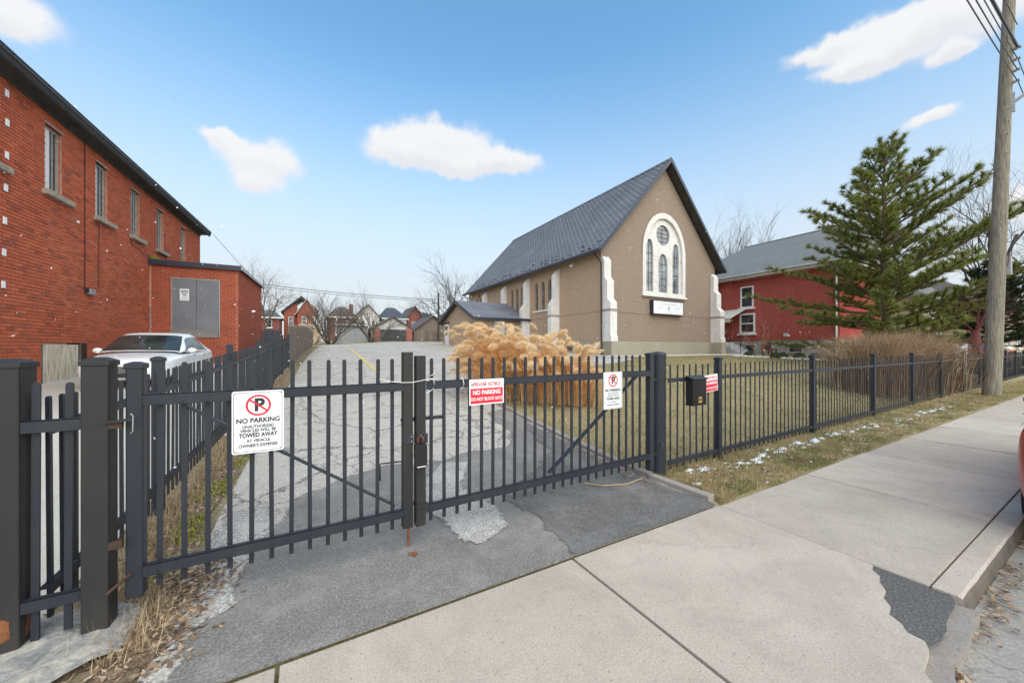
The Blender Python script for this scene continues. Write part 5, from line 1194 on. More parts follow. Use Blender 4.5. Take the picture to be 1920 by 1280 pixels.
MB().box(-1.8,2.9,.015,.06,.35,.45).box(-1.8,2.9,.015,.06,1.15,1.25).build('rail', 'fence_wood', bf, local=True)
cf = thing('chain_link_gate', 'low steel frame gate in front of the pale grey garage', 'gate', (5,46.6,zb(5,46.6)))
MB().tube([(-1.6,0,.1),(-1.6,0,1.55),(0,0,1.55),(0,0,.1),(-1.6,0,.1)], .03, 5).build('frame', 'steel', cf, local=True); MB().tube([(.08,0,.1),(.08,0,1.55),(1.7,0,1.55),(1.7,0,.1),(.08,0,.1)], .03, 5).build('frame', 'steel', cf, local=True)
for x in (-1.7,1.8): MB().tube([(x,0,0),(x,0,1.75)], .04, 6).build('post', 'steel', cf, local=True)
MB().tube([(-1.6,0,.85),(1.7,0,.85)], .02, 5).build('rail', 'steel', cf, local=True)
lf = thing('rear_board_fence', 'dark navy fence panel seen between annex and board fence', 'fence', (-5.2,40,zb(-5,40)))
for k in range(12): MB().box(-2+.42*k,-2+.42*k+.4,-.02,.02,0,1.7).build('board', 'navy_trim', lf, local=True)

# ================================================================== CARS
def car(name, label, paint, loc, rz):
    t = thing(name, label, 'car', loc, rz)
    st = [(0,.50,.36,.60,.64),(.05,.68,.27,.64,.69),(.18,.80,.22,.70,.76),(.45,.87,.19,.75,.82),(.9,.90,.18,.81,.89),(1.35,.91,.18,.88,.94),(2.3,.91,.18,.92,.95),(3.3,.91,.19,.95,.98),(3.9,.895,.20,.98,1.05),(4.3,.86,.24,.97,1.06),(4.5,.80,.30,.92,1.02),(4.58,.70,.40,.80,.90),(4.6,.55,.5,.68,.72)]
    mb = MB(); n = 15
    for y, w, zb_, ze, zt in st:
        half = [(0,zb_),(w*.86,zb_),(w*.97,zb_+.10),(w,zb_+.30*(ze-zb_)/.7),(w*.995,ze-.12*(ze-zb_)),(w*.945,ze),(w*.62,zt-.012),(0,zt)]
        mb.v += [(x,y,z) for x, z in half] + [(-x,y,z) for x, z in half[1:-1]][::-1]
    n = 14
    for i in range(len(st)-1):
        for k in range(n): j = (k+1) % n; mb.f.append([i*n+k,i*n+j,(i+1)*n+j,(i+1)*n+k])
    mb.f.append(list(range(n))); mb.f.append([(len(st)-1)*n+k for k in range(n)])
    body = mb.build('body', paint, t, local=True, smooth=True); s = body.modifiers.new('sub', 'SUBSURF'); s.levels = s.render_levels = 2
    rows = np.array([(1.20,.83,.90),(1.62,.755,1.16),(2.02,.675,1.385),(2.55,.66,1.455),(3.05,.645,1.42),(3.55,.665,1.26),(4.05,.74,1.04)])
    def G(sv, tv):
        x = np.interp(sv, range(7), rows[:,0]); 
        i = min(int(sv), 5); f = sv-i
        def cr(c):
            p = [rows[max(0,min(6,i+k-1)), c] for k in range(4)]
            return .5*((2*p[1])+(-p[0]+p[2])*f+(2*p[0]-5*p[1]+4*p[2]-p[3])*f*f+(-p[0]+3*p[1]-3*p[2]+p[3])*f**3)
        y, w, z = cr(0), cr(1), cr(2); sg = 1 if tv > 0 else -1; a = abs(tv)
        if a > .6:
            k = (a-.6)/.4; zb_ = .93; wb = .875
            return Vector((sg*(w+(wb-w)*k+.02*math.sin(k*math.pi)), y, z+(zb_-z)*k))
        k = a/.6; return Vector((sg*w*math.sin(k*math.pi/2)**.92 if k > 0 else 0, y, z+.055*(1-k**2.4)))
    def patch(s0, s1, t0, t1, ns, nt, push, name, mat, par, s1top=None, s0top=None):
        mb = MB()
        for i in range(ns+1):
            for j in range(nt+1):
                b = j/nt; tt = t0+(t1-t0)*b
                a0 = s0+((s0top if s0top is not None else s0)-s0)*b; a1 = s1+((s1top if s1top is not None else s1)-s1)*b
                ss = a0+(a1-a0)*i/ns; p = G(ss, tt)
                if push:
                    e = .02; q = G(min(6, ss+e), tt)-G(max(0, ss-e), tt); r = G(ss, tt+.01)-G(ss, tt-.01); nn = q.cross(r).normalized()
                    if nn.dot(p-Vector((0,2.6,.7))) < 0: nn = -nn
                    p = p+nn*push
                mb.v.append(tuple(p))
        for i in range(ns):
            for j in range(nt): k = i*(nt+1)+j; mb.f.append([k,k+1,k+nt+2,k+nt+1])
        return mb.build(name, mat, par, local=True, smooth=True)
    patch(0, 6, -1, 1, 36, 40, 0, 'roof', paint, t)
    patch(.12, 1.86, -.53, .53, 10, 16, .006, 'windscreen', 'car_glass', t)
    patch(4.25, 5.8, -.50, .50, 10, 16, .006, 'rear_window', 'car_glass', t)
    for sg in (1, -1):
        patch(.55, 2.95, sg*.95, sg*.66, 10, 5, .007, 'side_window', 'car_glass', t, s0top=1.65, s1top=2.98)
        patch(3.08, 5.0, sg*.95, sg*.66, 10, 5, .007, 'side_window', 'car_glass', t, s0top=3.08, s1top=4.25)
        m = MB(); m.tube([(sg*.86,1.62,.92),(sg*.93,1.60,.95)], .025, 6); m.v = m.v; c = Vector((sg*1.0,1.57,.97))
        b = len(m.v); 
        for a in range(5):
            for k in range(8):
                th = math.pi*(a+.5)/5; ph = 2*math.pi*k/8; m.v.append((c.x+.11*math.cos(th)*sg, c.y+.055*math.sin(th)*math.cos(ph), c.z+.075*math.sin(th)*math.sin(ph)))
        for a in range(4):
            for k in range(8): j = (k+1) % 8; m.f.append([b+a*8+k,b+a*8+j,b+a*8+8+j,b+a*8+8+k])
        m.f.append([b+k for k in range(8)]); m.f.append([b+32+k for k in range(8)])
        m.build('mirror', paint, t, local=True, smooth=True)
        hl = MB().hexa([(sg*.50,.035,.60),(sg*.74,.12,.62),(sg*.83,.30,.66),(sg*.52,.06,.60)], [(sg*.52,.05,.68),(sg*.72,.14,.71),(sg*.82,.36,.75),(sg*.54,.10,.70)]); hl.build('headlight', 'lamp_clear', t, local=True, bevel=.012)
        MB().hexa([(sg*.56,4.58,.72),(sg*.765,4.515,.74),(sg*.842,4.31,.76),(sg*.58,4.43,.72)], [(sg*.56,4.545,.90),(sg*.765,4.48,.91),(sg*.84,4.28,.92),(sg*.58,4.38,.90)]).build('tail_light', 'lamp_red', t, local=True, bevel=.01)
        for y in (.88, 3.55):
            w = thing('wheel', None, None); bpy.data.objects.remove(w)
            ty = MB().tube([(sg*.66,y,.31),(sg*.68,y,.31),(sg*.86,y,.31),(sg*.885,y,.31)], [.29,.315,.315,.29], 24).build('wheel', 'rubber', t, local=True, smooth=False)
            MB().tube([(sg*.886,y,.31),(sg*.892,y,.31)], [.21,.19], 20).build('rim', 'chrome', ty, local=True)
        for y in (2.05, 3.0): MB().box(sg*.915-.012,sg*.915+.012,y,y+.17,.83,.855).build('door_handle', 'chrome', t, local=True, bevel=.004)
        MB().tube([(sg*.90,1.45,.945),(sg*.895,2.4,.975),(sg*.885,3.7,1.01)], .008, 5).build('window_trim', 'chrome', t, local=True)
    g = MB().hexa([(-.42,-.012,.34),(.42,-.012,.34),(.42,.05,.34),(-.42,.05,.34)], [(-.46,.0,.575),(.46,.0,.575),(.46,.06,.575),(-.46,.06,.575)]).build('grille', 'black_plastic', t, local=True, bevel=.01)
    for k in range(4): MB().box(-.40,.40,-.022,-.014,.375+.05*k,.385+.05*k).build('grille_bar', 'chrome', g, local=True)
    em = MB(); N_ = 24; em.v = [(r*math.cos(2*math.pi*i/N_), -.028, .62+.55*r*math.sin(2*math.pi*i/N_)) for r in (.085,.07) for i in range(N_)]; em.f = [[i,(i+1)%N_,N_+(i+1)%N_,N_+i] for i in range(N_)]
    em.quad((-.042,-.028,.59),(-.024,-.028,.59),(-.010,-.028,.65),(-.028,-.028,.65)).quad((.010,-.028,.59),(.028,-.028,.59),(.042,-.028,.65),(.024,-.028,.65)).quad((-.02,-.028,.612),(.016,-.028,.618),(.02,-.028,.628),(-.016,-.028,.622)); em.build('emblem', 'chrome', t, local=True)
    MB().box(-.26,.26,-.03,-.016,.30,.40).build('bumper_insert', 'black_plastic', t, local=True)
    MB().tube([(-.62,1.20,.985),(-.1,1.24,1.0)], .008, 5).build('wiper', 'black_plastic', t, local=True); MB().tube([(.05,1.22,1.0),(.6,1.20,.985)], .008, 5).build('wiper', 'black_plastic', t, local=True)
    return t
car('parked_car', 'white sedan parked against the brick building behind the fence', 'car_white', (-4.05,12.55,.46), R(-3))
car('parked_car', 'dark red car at the kerb cut off by the right picture edge', 'car_red', (9.42,-.30,-.115), R(90))
car('parked_car', 'red car standing behind the iron fence right of the utility pole', 'car_red', (38.6,5.2,hgt(36,5.2)), R(90))

# ================================================================== UTILITY POLE AND WIRES
def pole():
    t = thing('utility_pole', 'tall weathered wooden utility pole on the verge', 'utility pole', (18.72,2.5,0))
    lean = lambda z: (.80*z/13, -.25*z/13, z)
    mb = MB(); n = 18; zs = [-.05,.0,.6,1.5,3,5,7,9,11,13,14.2]
    mb.tube([lean(z) for z in zs], [.205,.20,.195,.19,.18,.17,.16,.148,.138,.128,.122], 18); mb.build('shaft', 'pole_wood', t, local=True, smooth=True)
    p = Vector(lean(4.05)); MB().box(p.x+.06,p.x+.20,p.y-.26,p.y-.16,3.78,4.36).build('junction_box', 'steel', t, local=True, bevel=.01)
    MB().tube([(p.x-.02,p.y-.19,4.05),(p.x-.04,p.y-.22,4.2),(p.x-.02,p.y-.22,4.37),(p.x+.18,p.y-.22,4.40)], .012, 5).build('bracket', 'rust', t, local=True)
    p = Vector(lean(9.3)); MB().box(p.x-.04,p.x+.04,p.y-.20,p.y-.13,8.9,9.5).build('arm_plate', 'steel', t, local=True)
    MB().tube([(p.x,p.y-.18,9.2),(p.x+.1,p.y-.8,9.7),(p.x+.2,p.y-1.8,10.1)], .045, 8).build('lamp_arm', 'steel', t, local=True)
    for k in range(4):
        z = 9.85+.35*k; q = Vector(lean(z)); MB().tube([(q.x,q.y-.13,z),(q.x,q.y-.18,z),(q.x,q.y-.22,z),(q.x,q.y-.27,z)], [.05,.06,.035,.055], 10).build('insulator', 'siding_grey', t, local=True)
    MB().tube([lean(10.4), (lean(10.4)[0]-.3, lean(10.4)[1]-.1, 10.42)], .012, 5).build('step_bolt', 'steel', t, local=True)
    for z in (8.2, 8.6, 9.0, 7.6): q = lean(z); MB().tube([(q[0]-.1,q[1]-.1,z),(q[0]-.2,q[1]-.13,z)], .01, 5).build('nail', 'steel', t, local=True)
    rnd = random.Random(3)
    for k in range(34):
        z = rnd.uniform(1.2,7.5); a = rnd.uniform(math.pi*1.0,math.pi*1.7); q = lean(z); r = .20-.0055*z
        MB().box(-.006,.006,-.006,.006,-.012,.012).build('staple', 'sign_white' if k % 2 else 'steel', t, local=True).location = (q[0]+r*math.cos(a), q[1]+r*math.sin(a), z)
pole()
def wire(label, a, b, sag, r, mat='black_plastic', n=24, name='overhead_wire'):
    a, b = Vector(a), Vector(b); pts = []
    for i in range(n+1):
        k = i/n; p = a.lerp(b, k); p.z -= 4*sag*k*(1-k); pts.append(p-a)
    MBo = MB().tube(pts, r, 6).build(name, mat); MBo.location = a; tag(MBo, label, 'wire'); return MBo
for k, (z, r, lb) in enumerate(((9.85,.013,'lowest of the thin wires leaving the utility pole to the left'),(10.20,.013,'second lowest thin wire leaving the utility pole to the left'),(10.55,.012,'third thin wire leaving the utility pole to the left'),(10.92,.035,'thick twisted cable leaving the utility pole to the left'),(11.6,.012,'uppermost steep thin wire above the thick cable'))):
    wire(lb, (19.35,2.09,z), (-26,2.05,z+.1), .95, r)
for k, (z, lb) in enumerate(((9.86,'lower wire leaving the utility pole towards the right edge'),(10.56,'upper wire leaving the utility pole towards the right edge'))): wire(lb, (19.35,2.085,z), (64,2.1,z+.1), .95, .012)
bp = thing('wooden_pole', 'thin dark wooden pole beside the church annex', 'utility pole', (15.3,47,zb(15,47)))
MB().tube([(0,0,0),(0,0,6.6)], [.14,.11], 8).build('shaft', 'bark_dark', bp, local=True); MB().box(-.9,.05,-.05,.05,5.2,5.3).build('cross_arm', 'bark_dark', bp, local=True)
wire('long sagging wire above the far houses left of the wooden pole', (15.3,47,zb(15,47)+5.75), (-9,50,9.1), .35, .03); wire('second long wire just below the sagging wire over the far houses', (15.3,47,zb(15,47)+5.55), (-9,50,8.85), .4, .022)
wire('thin service wire running down from the brick building eave', (-4.8,27.4,8.2), (-1.0,36,4.5), .3, .012)

# ================================================================== TREES AND SHRUBS
def grow(out, p, d, L, r, lvl, mx, rnd, kids, spread, grav=.0, wob=.18):
    n = 4; pts = [p.copy()]; q = p.copy(); dd = d.copy()
    for i in range(n):
        dd = (dd+Vector((rnd.gauss(0,wob), rnd.gauss(0,wob), rnd.gauss(0,wob*.6)+grav))).normalized(); q = q+dd*L/n; pts.append(q.copy())
    rr = [r*(1-.55*i/n) for i in range(n+1)]; out[min(lvl, 1)].tube(pts, rr, 6 if lvl == 0 else (4 if lvl == 1 else 3), cap=lvl == 0)
    if lvl >= mx: return
    for k in range(kids[lvl]):
        t = .28+.72*(k+.6*rnd.random())/kids[lvl]; i = min(n-1, int(t*n)); f = t*n-i; s = pts[i].lerp(pts[i+1], f)
        ax = Vector((rnd.gauss(0,1), rnd.gauss(0,1), rnd.gauss(0,.5))); ax = (ax-dd*ax.dot(dd)).normalized(); a = rnd.uniform(*spread)
        nd = (dd*math.cos(a)+ax*math.sin(a)); nd.z += .12; nd.normalize()
        grow(out, s, nd, L*rnd.uniform(.5,.75), rr[i]*.55, lvl+1, mx, rnd, kids, spread, grav, wob)
def bare_tree(name, label, loc, stems, L, r, mx, kids, seed, spread=(.4,.9), mat='bark', cat='tree', tilt=.3, wob=.15):
    rnd = random.Random(seed); t = thing(name, label, cat, loc); out = [MB(), MB()]
    for k in range(stems):
        a = 6.28*k/stems+rnd.uniform(-.4,.4); e = tilt*rnd.uniform(.5,1.2) if stems > 1 else .03
        grow(out, Vector((.18*math.cos(a)*(stems > 1), .18*math.sin(a)*(stems > 1), -.05)), Vector((math.cos(a)*e, math.sin(a)*e, 1)).normalized(), L*rnd.uniform(.8,1.15), r*rnd.uniform(.6,1), 0, mx, rnd, kids, spread, wob=wob)
    out[0].build('trunk', mat, t, local=True, smooth=True, fix=False); out[1].build('crown', mat, t, local=True, fix=False); return t
bare_tree('bare_tree', 'bare tree beside the brick annex at left', (-4.9,66,zb(-5,66)), 1, 7.2, .22, 4, (9,6,5,4), 11, mat='bark')
bare_tree('bare_shrub', 'large many stemmed bare bush left of the grey garage', (2.3,45.9,zb(2,46)), 17, 3.9, .09, 3, (5,4,4), 5, (.2,.6), 'bark', 'bush', .75)
bare_tree('bare_shrub', 'slimmer many stemmed bare bush right of the grey garage', (6.8,46.2,zb(7,46)), 10, 3.7, .075, 3, (5,4,4), 6, (.2,.6), 'bark', 'bush', .6)
bare_tree('bare_shrub', 'low brown bare thicket at the end of the board fence', (.4,45.5,zb(0,45)), 12, 1.9, .05, 3, (5,4,3), 8, (.3,.7), 'bark', 'bush', .8)
bare_tree('bare_tree', 'large spreading bare tree behind the church annex', (22.6,60,zb(22,60)), 3, 7.6, .26, 4, (6,5,4,4), 21, (.3,.75), 'bark_dark', tilt=.35)
bare_tree('bare_tree', 'bare tree top above the roof of the red house', (57,31,hgt(40,31)), 4, 9.6, .28, 4, (6,6,5,4), 17, (.25,.65), 'bark', tilt=.3)
bare_tree('bare_tree', 'tall bare tree behind the utility pole at the right edge', (66,7.6,.8), 4, 11.5, .32, 4, (6,5,4,4), 31, (.3,.8), 'bark_dark', tilt=.45)
bare_tree('bare_shrub', 'small reddish bare shrub in front of the red house windows', (25.7,12.6,hgt(25,12.6)), 3, 1.9, .05, 3, (4,4,3), 41, (.4,.9), 'bark_red', 'bush', .5)
ct = thing('curved_trunk_tree', 'dark maroon curved trunk beside the white railing', 'tree', (29.6,4.5,hgt(29,4.5)))
MB().tube([(0,0,-.05),(-.30,0,.5),(-.1,0,.8),(.25,.0,1.1),(.35,0,1.5),(.33,0,2.2)], [.22,.2,.2,.22,.2,.16], 10).build('trunk', 'bark_maroon', ct, local=True, smooth=True)
out = [MB(), MB()]
for k in range(4): grow(out, Vector((.33,0,2.1)), Vector((math.cos(k*1.6)*.5, math.sin(k*1.6)*.5, 1)).normalized(), 1.6, .06, 1, 3, random.Random(k), (0,5,4), (.4,.9))
out[1].build('crown', 'bark_maroon', ct, local=True, fix=False)
pr = thing('porch_railing', 'short white railing behind the fence left of the pole', 'railing', (27.6,4.6,hgt(27.6,4.6)))
MB().box(-.9,.9,-.04,.04,1.30,1.38).box(-.9,.9,-.04,.04,.55,.61).build('rail', 'white_trim', pr, local=True)
for k in range(9): MB().box(-.86+.21*k,-.80+.21*k,-.025,.025,.61,1.30).build('baluster', 'white_trim', pr, local=True)
for x in (-.9,.9): MB().box(x-.06,x+.06,-.06,.06,0,1.5).build('post', 'white_trim', pr, local=True)

def ribbons(name, P, w, mat, parent, kind='stuff'):
    """P: (n,m,3) centre lines -> connected tapering strips"""
    P = np.asarray(P, dtype=np.float32); n, m, _ = P.shape
    d = P[:,-1]-P[:,0]; up = np.array([0.,0,1]); side = np.cross(d, up); bad = np.linalg.norm(side, axis=1) < 1e-3; side[bad] = (1,0,0); side /= np.linalg.norm(side, axis=1)[:,None]
    a = rng.uniform(0, 6.28, n)[:,None]; oth = np.cross(side, d/np.linalg.norm(d, axis=1)[:,None]); side = side*np.cos(a)+oth*np.sin(a)
    tp = np.linspace(1, .15, m)[None,:,None]; W = (w*rng.uniform(.6,1.4,n))[:,None,None]*tp
    V = np.stack([P-side[:,None]*W, P+side[:,None]*W], 2).reshape(-1, 3)
    if parent is not None: mt = np.array(ROOT[parent], dtype=np.float32); V = V @ mt[:3,:3].T + mt[:3,3]
    base = (np.arange(n)*m*2)[:,None]+np.arange(m-1)[None]*2
    F = np.stack([base, base+1, base+3, base+2], -1).reshape(-1, 4).astype(np.int32); k = len(F)
    me = bpy.data.meshes.new(name); me.vertices.add(len(V)); me.vertices.foreach_set('co', V.astype(np.float32).reshape(-1)); me.loops.add(k*4); me.loops.foreach_set('vertex_index', F.reshape(-1))
    me.polygons.add(k); me.polygons.foreach_set('loop_start', np.arange(0,k*4,4,dtype=np.int32)); me.polygons.foreach_set('loop_total', np.full(k,4,dtype=np.int32)); me.update(calc_edges=True); me.materials.append(M[mat])
    o = bpy.data.objects.new(name, me); col.objects.link(o)
    if parent is not None: o.parent = parent; ROOT[o] = ROOT[parent]
    if kind: o['kind'] = kind
    return o
def arcs(n, base, rad, h, out, wind, m=5, hv_=.25, dome=0.0):
    """curved stems fanning out of a clump"""
    a = rng.uniform(0, 6.28, n); r = rad*np.abs(rng.normal(0, .62, n)); b = np.stack([base[0]+r*np.cos(a), base[1]+r*np.sin(a), np.full(n, base[2])], 1)
    H = h*rng.uniform(1-hv_, 1, n)*np.exp(-dome*(r/max(rad, .01))**2); o = out*rng.uniform(.2, 1.1, n); t = np.linspace(0, 1, m)[None,:,None]
    D = np.stack([np.cos(a)*o+wind[0]*rng.uniform(.5,1.3,n), np.sin(a)*o+wind[1]*rng.uniform(.5,1.3,n)], 1)
    P = np.zeros((n,m,3)); P[:,:,:2] = b[:,None,:2]+D[:,None]*t**1.8; P[:,:,2] = b[:,None,2]+H[:,None]*np.sin(t[:,:,0]*math.pi*.5*(.98))**.9
    return P
def plume_mesh(seed):
    r = np.random.default_rng(seed); n = 900; L = .34
    s = r.random(n); ax = np.stack([.06*s**2*L/.3, np.zeros(n), s*L-.10*s**3], 1)
    a = r.uniform(0, 6.28, n); rad = .066*np.sin(np.clip(s*1.02, 0, 1)*math.pi)**.7+.010; l = rad*r.uniform(.3,1.5,n)
    tip = ax+np.stack([np.cos(a)*l+.025, np.sin(a)*l, .09*r.random(n)-.01], 1); w = .0032
    V = np.stack([ax+np.stack([-np.sin(a)*w, np.cos(a)*w, np.zeros(n)], 1), ax-np.stack([-np.sin(a)*w, np.cos(a)*w, np.zeros(n)], 1), tip], 1)
    o = tris('plume', V, 'plume', kind=None); me = o.data; bpy.data.objects.remove(o); return me
PL = [plume_mesh(k) for k in range(5)]
def reed(label, x, y, rad, h, out, wind, nblade, nplume, seed):
    rad *= 1.25
    z = hgt(x, y); t = thing('pampas_grass', label, 'ornamental grass', (x,y,z), group='tall dry ornamental grass clumps beside the driveway')
    ribbons('blades', arcs(nblade, (x,y,z), rad, h*.84, out*1.25, (wind[0]*.8, wind[1]*.8), 6, .7), .0055, 'reed', t)
    ribbons('straw_base', arcs(nblade//2, (x,y,z), rad*1.25, h*.5, out*1.3, (0,0), 5, .9), .005, 'straw', t)
    P = arcs(nplume, (x,y,z), rad, h, out, wind, 6, .62); ribbons('stems', P, .005, 'reed', t)
    for p in P:
        d = Vector(p[-1]-p[-2]).normalized(); d = (d+Vector((wind[0]*.5+random.uniform(-.3,.3), wind[1]*.5+random.uniform(-.3,.3), random.uniform(-.45,.35)))).normalized(); az = math.atan2(d.y, d.x); tl = math.acos(max(-1, min(1, d.z)))
        s = random.uniform(.75,1.2); q = Vector(p[-1])-Vector((x,y,z))-d*.06
        inst('plume', random.choice(PL), t, q, (0, tl, az), (s*random.uniform(.9,1.2), s*random.uniform(.9,1.2), s))
reed('tall clump of dry pampas grass leaning left beside the driveway', 3.95, 7.15, .34, 1.62, .50, (-.42,.24), 3200, 112, 1)
reed('middle clump of dry pampas grass with a single taller spray', 4.45, 6.55, .32, 1.42, .42, (-.22,.13), 3200, 100, 2)
reed('lowest clump of dry pampas grass at the right end', 4.95, 6.15, .28, 1.14, .34, (-.02,.02), 2800, 86, 3)

def pine(name, label, loc, H, rad, seed, needle, bark, dens=1.0, low=.12, tuft=34, nl=.20, nw=.010):
    rnd = random.Random(seed); t = thing(name, label, 'tree', loc); o = Vector(loc); tr = MB(); br = MB(); tufts = []
    n = 12; tr.tube([(.05*math.sin(i), .05*math.cos(i*1.3), H*i/n-.05*(i == 0)) for i in range(n+1)], [.20*(1-i/n)**.8*H/10.5+.012 for i in range(n+1)], 9); tr.build('trunk', bark, t, local=True, smooth=True)
    z = H*low
    while z < H*.985:
        f = z/H; reach = rad*(1-f)**.72*(.62+.38*min(1, f/.25)); nb = rnd.choice((4,5,5,6)) if f < .85 else 4; a0 = rnd.uniform(0, 6.28)
        for k in range(nb):
            L = reach*rnd.uniform(.5,1.15)+.3; a = a0+6.28*k/nb+rnd.uniform(-.3,.3); el = -.02+.85*f+rnd.uniform(-.18,.2)
            d = Vector((math.cos(a)*math.cos(el), math.sin(a)*math.cos(el), math.sin(el))); p = Vector((0,0,z)); pts = [p.copy()]; m = 6
            for i in range(m): dd = (d+Vector((0,0,.10*i/m*2.2))).normalized(); p = p+dd*L/m; pts.append(p.copy())
            r0 = .012+.012*L; br.tube(pts, [r0*(1-.75*i/m) for i in range(m+1)], 5, cap=False)
            # side shoots carry the needle tufts
            ns = max(4, int(L*4.6*dens))
            for s in range(ns):
                q = .22+.78*(s+rnd.random()*.6)/ns; q = min(q, .999); i = int(q*m); b0 = pts[i].lerp(pts[i+1], q*m-i); sd = 1 if s % 2 else -1
                side = Vector((-math.sin(a)*sd, math.cos(a)*sd, rnd.uniform(-.15,.75))); sl = (.22+.55*(1-q))*min(1.2, L*.42)*rnd.uniform(.6,1.1)
                ax = (d*.75+side).normalized(); e = b0+ax*sl; e.z += .05*sl; br.tube([b0, b0.lerp(e, .5), e], [.010,.008,.006], 3, cap=False)
                for g in range(max(1, int(sl/.15*dens))):
                    tufts.append((b0.lerp(e, 1-g*.28 if g*.28 < .9 else .15), (ax+Vector((0,0,.35))).normalized()))
            tufts.append((pts[-1], (d+Vector((0,0,.5))).normalized())); tufts.append((pts[-2], (d+Vector((0,0,.5))).normalized()))
        z += rnd.uniform(.40,.60)*(1-.35*f)*H/10.5
    tufts.append((Vector((0,0,H)), Vector((0,0,1)))); br.build('branches', bark, t, local=True, fix=False)
    B = np.array([tuple(p) for p, _ in tufts]); D = np.array([tuple(d) for _, d in tufts]); k = len(B); r = np.random.default_rng(seed)
    B = np.repeat(B, tuft, 0); D = np.repeat(D, tuft, 0); N_ = k*tuft
    rv = r.normal(0, 1, (N_,3)); rv -= D*np.sum(rv*D, 1)[:,None]; rv /= np.linalg.norm(rv, axis=1)[:,None]
    sp = r.uniform(.1, 1.9, N_)[:,None]; nd = D+rv*sp; nd /= np.linalg.norm(nd, axis=1)[:,None]; B0 = B-D*r.uniform(0, .16, N_)[:,None]
    l = nl*r.uniform(.6,1.15,N_)[:,None]; sdv = np.cross(nd, r.normal(0,1,(N_,3))); sdv /= np.linalg.norm(sdv, axis=1)[:,None]
    V = np.stack([B0+sdv*nw, B0-sdv*nw, B0+nd*l], 1)+np.array(loc); tris('crown', V, needle, t)
    return t
pine('pine_tree', 'tall green pine tree behind the fence in front of the red house', (22.5,5.9,hgt(22.5,5.9)), 10.15, 5.6, 4, 'needle', 'bark_pine', 1.02, .12, 50, .24, .0105)
pine('evergreen_tree', 'dark green evergreen behind the utility pole at the right edge', (43.5,5.6,hgt(43,5.6)), 7.2, 4.2, 9, 'needle_dark', 'bark', .8, .18, 30, .34, .02)
def twiggy(label, x, y, h, rad, seed):
    z = hgt(x, y); t = thing('twiggy_shrub', label, 'bush', (x,y,z), group='brown twiggy shrubs growing through the fence')
    P = arcs(2300, (x,y,z), .80, h, rad*.6, (0,0), 5, .30, .16); ribbons('stems', P, .0055, 'twig', t)
    i = rng.integers(0, len(P), 5200); k = rng.integers(2, 5, 5200); s = P[i, k]; d = P[i, k]-P[i, k-1]; d /= np.linalg.norm(d, axis=1)[:,None]; d += rng.normal(0, .45, d.shape); l = rng.uniform(.10,.28,5200)[:,None]
    Q = np.stack([s, s+d*l*.5, s+d*l+np.array([0,0,.02])], 1); ribbons('twigs', Q, .0035, 'twig', t)
    n = 700; a = rng.uniform(-2.9,-.25,n); b = np.stack([x+rng.uniform(-rad,rad,n)*.8, np.full(n, y-.25), z+rng.uniform(.25,1.0,n)], 1); l = rng.uniform(.3,.75,n)
    e = b+np.stack([np.cos(a)*l, np.sin(a)*l*.95, rng.uniform(-.12,.25,n)], 1); Q = np.stack([b, (b+e)/2+np.array([0,0,.03]), e], 1); ribbons('twigs', Q, .004, 'twig', t)
twiggy('brown twiggy shrub nearest the gate behind the front fence', 14.9, 4.2, 1.75, 1.0, 1)
twiggy('brown twiggy shrub in the middle of the three behind the fence', 16.8, 4.1, 1.85, 1.1, 2)
twiggy('brown twiggy shrub closest to the utility pole', 18.8, 4.0, 1.75, 1.0, 3)
def round_bush(label, x, y, r, seed):
    z = hgt(x, y); t = thing('round_bush', label, 'bush', (x,y,z), group='small clipped bushes in front of the red house')
    g = np.random.default_rng(seed); n = 1500; v = g.normal(0,1,(n,3)); v /= np.linalg.norm(v, axis=1)[:,None]; v[:,2] = np.abs(v[:,2])*1.1; c = v*r*g.uniform(.75,1.08,n)[:,None]
    s1_ = np.cross(v, g.normal(0,1,(n,3))); s1_ /= np.linalg.norm(s1_, axis=1)[:,None]; s2_ = np.cross(v, s1_)+v*.5
    V = np.stack([c-s1_*.02, c+s1_*.02, c+s2_*.055], 1)+np.array((x,y,z+.03)); tris('leaves', V, 'bush_leaf', t)
    mb = MB().tube([(0,0,0),(0,0,.08),(0,0,r*.5),(0,0,r*.85),(0,0,r)], [r*.3,r*.62,r*.8,r*.5,r*.1], 10); mb.build('core', 'needle_dark', t, local=True, smooth=True)
for i, (x, y, r, lb) in enumerate(((23.0,11.9,.26,'small round bush nearest the church steps'),(23.3,10.6,.27,'second small round bush from the church steps'),(24.4,10.75,.27,'third small round bush set slightly farther back'),(23.9,9.7,.30,'fourth small round bush in the white edged bed'),(25.3,9.55,.27,'fifth small round bush below the basement window'),(24.9,8.6,.24,'last small round bush towards the pine tree'))): round_bush(lb, x, y, r, i)
be = thing('bed_edging', 'row of white edging stones round the small bushes', 'edging', (23.5,10.3,hgt(23.5,10.3)))
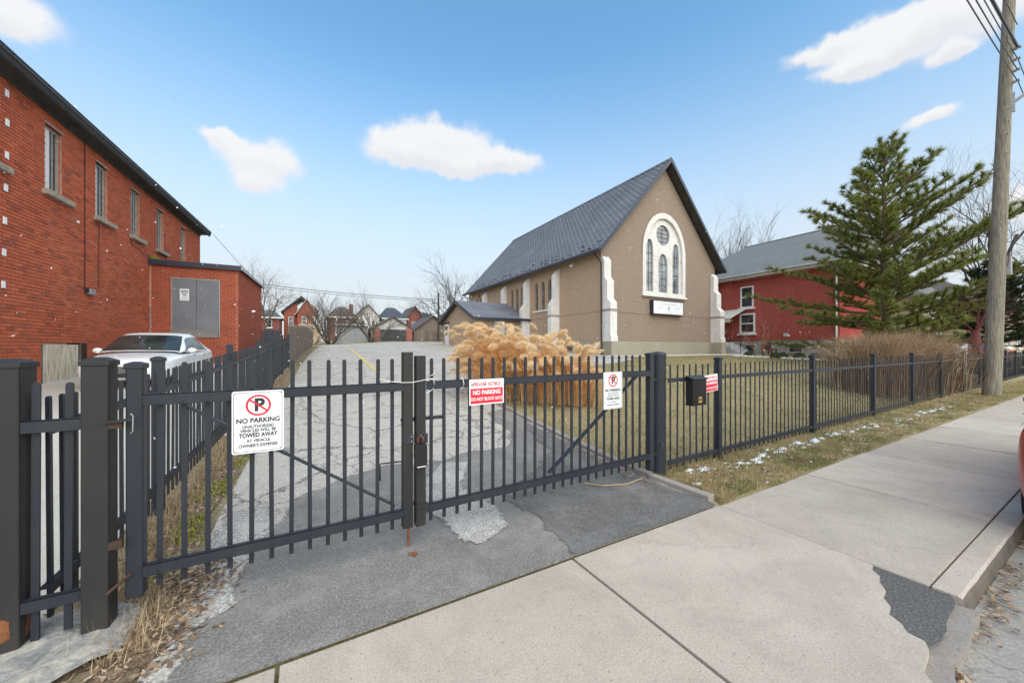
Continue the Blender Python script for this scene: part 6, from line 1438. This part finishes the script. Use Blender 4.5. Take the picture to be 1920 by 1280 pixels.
for k in range(14):
    x = 22.4+.16*k; y = 12.3-.33*k; z = hgt(x, y); MB().box(x-.13,x+.13,y-.15,y+.15,z-.02,z+.10).build('edging_stone', 'sign_white', be, bevel=.03)
pa = thing('garden_bench', 'low dark red bench by the red house steps', 'bench', (26.9,12.6,hgt(26.9,12.6)))
MB().box(-.6,.6,-.2,.2,.36,.42).build('seat', 'bark_maroon', pa, local=True, bevel=.01); MB().box(-.6,.6,.18,.22,.45,.75).build('backrest', 'bark_maroon', pa, local=True, bevel=.01)
for x in (-.5,.5):
    for y in (-.15,.15): MB().box(x-.03,x+.03,y-.03,y+.03,0,.36).build('leg', 'bark_maroon', pa, local=True)
lt = thing('litter', 'crumpled pale blue wrapper lying on the grass verge', 'litter', (6.95,2.62,.02))
MB().hexa([(-.10,-.04,.0),(.08,-.05,.0),(.11,.03,.0),(-.08,.05,.0)], [(-.08,-.02,.045),(.05,-.045,.03),(.09,.03,.055),(-.05,.035,.035)]).build('wrapper', 'siding_blue', lt, local=True, bevel=.01)
tw = MB().tube([(2.62,3.05,.03),(2.75,2.88,.035),(3.0,2.80,.03),(3.3,2.84,.03)], .008, 5).build('fallen_stem', 'straw', origin=(2.62,3.05,.03)); tag(tw, 'pale curved dry stem lying on the asphalt by the hinge post', 'stem')
# falling snow, drifting through the whole yard
n = 1900; c = np.stack([rng.uniform(-9,26,n), rng.uniform(3.2,24,n), .3+6.2*rng.random(n)**1.15], 1); c[:,2] += hv(c[:,0], c[:,1])*.8; rt = c[:,0]/c[:,1]; c[:,2] = np.where((c[:,0] < -1) | ((rt > .85) & (rt < 1.6)), c[:,2]*.75, c[:,2]*.33)
a = rng.normal(0,1,(n,3)); a /= np.linalg.norm(a, axis=1)[:,None]; b = np.cross(a, rng.normal(0,1,(n,3))); b /= np.linalg.norm(b, axis=1)[:,None]; s = rng.uniform(.006,.017,n)[:,None]
o = tris('falling_snow', np.stack([c-a*s*1.3, c-b*s, c+a*s*1.3, c+b*s], 1), 'snow', nv=4); tag(o, 'scattered white snowflakes drifting through the air', 'snow')
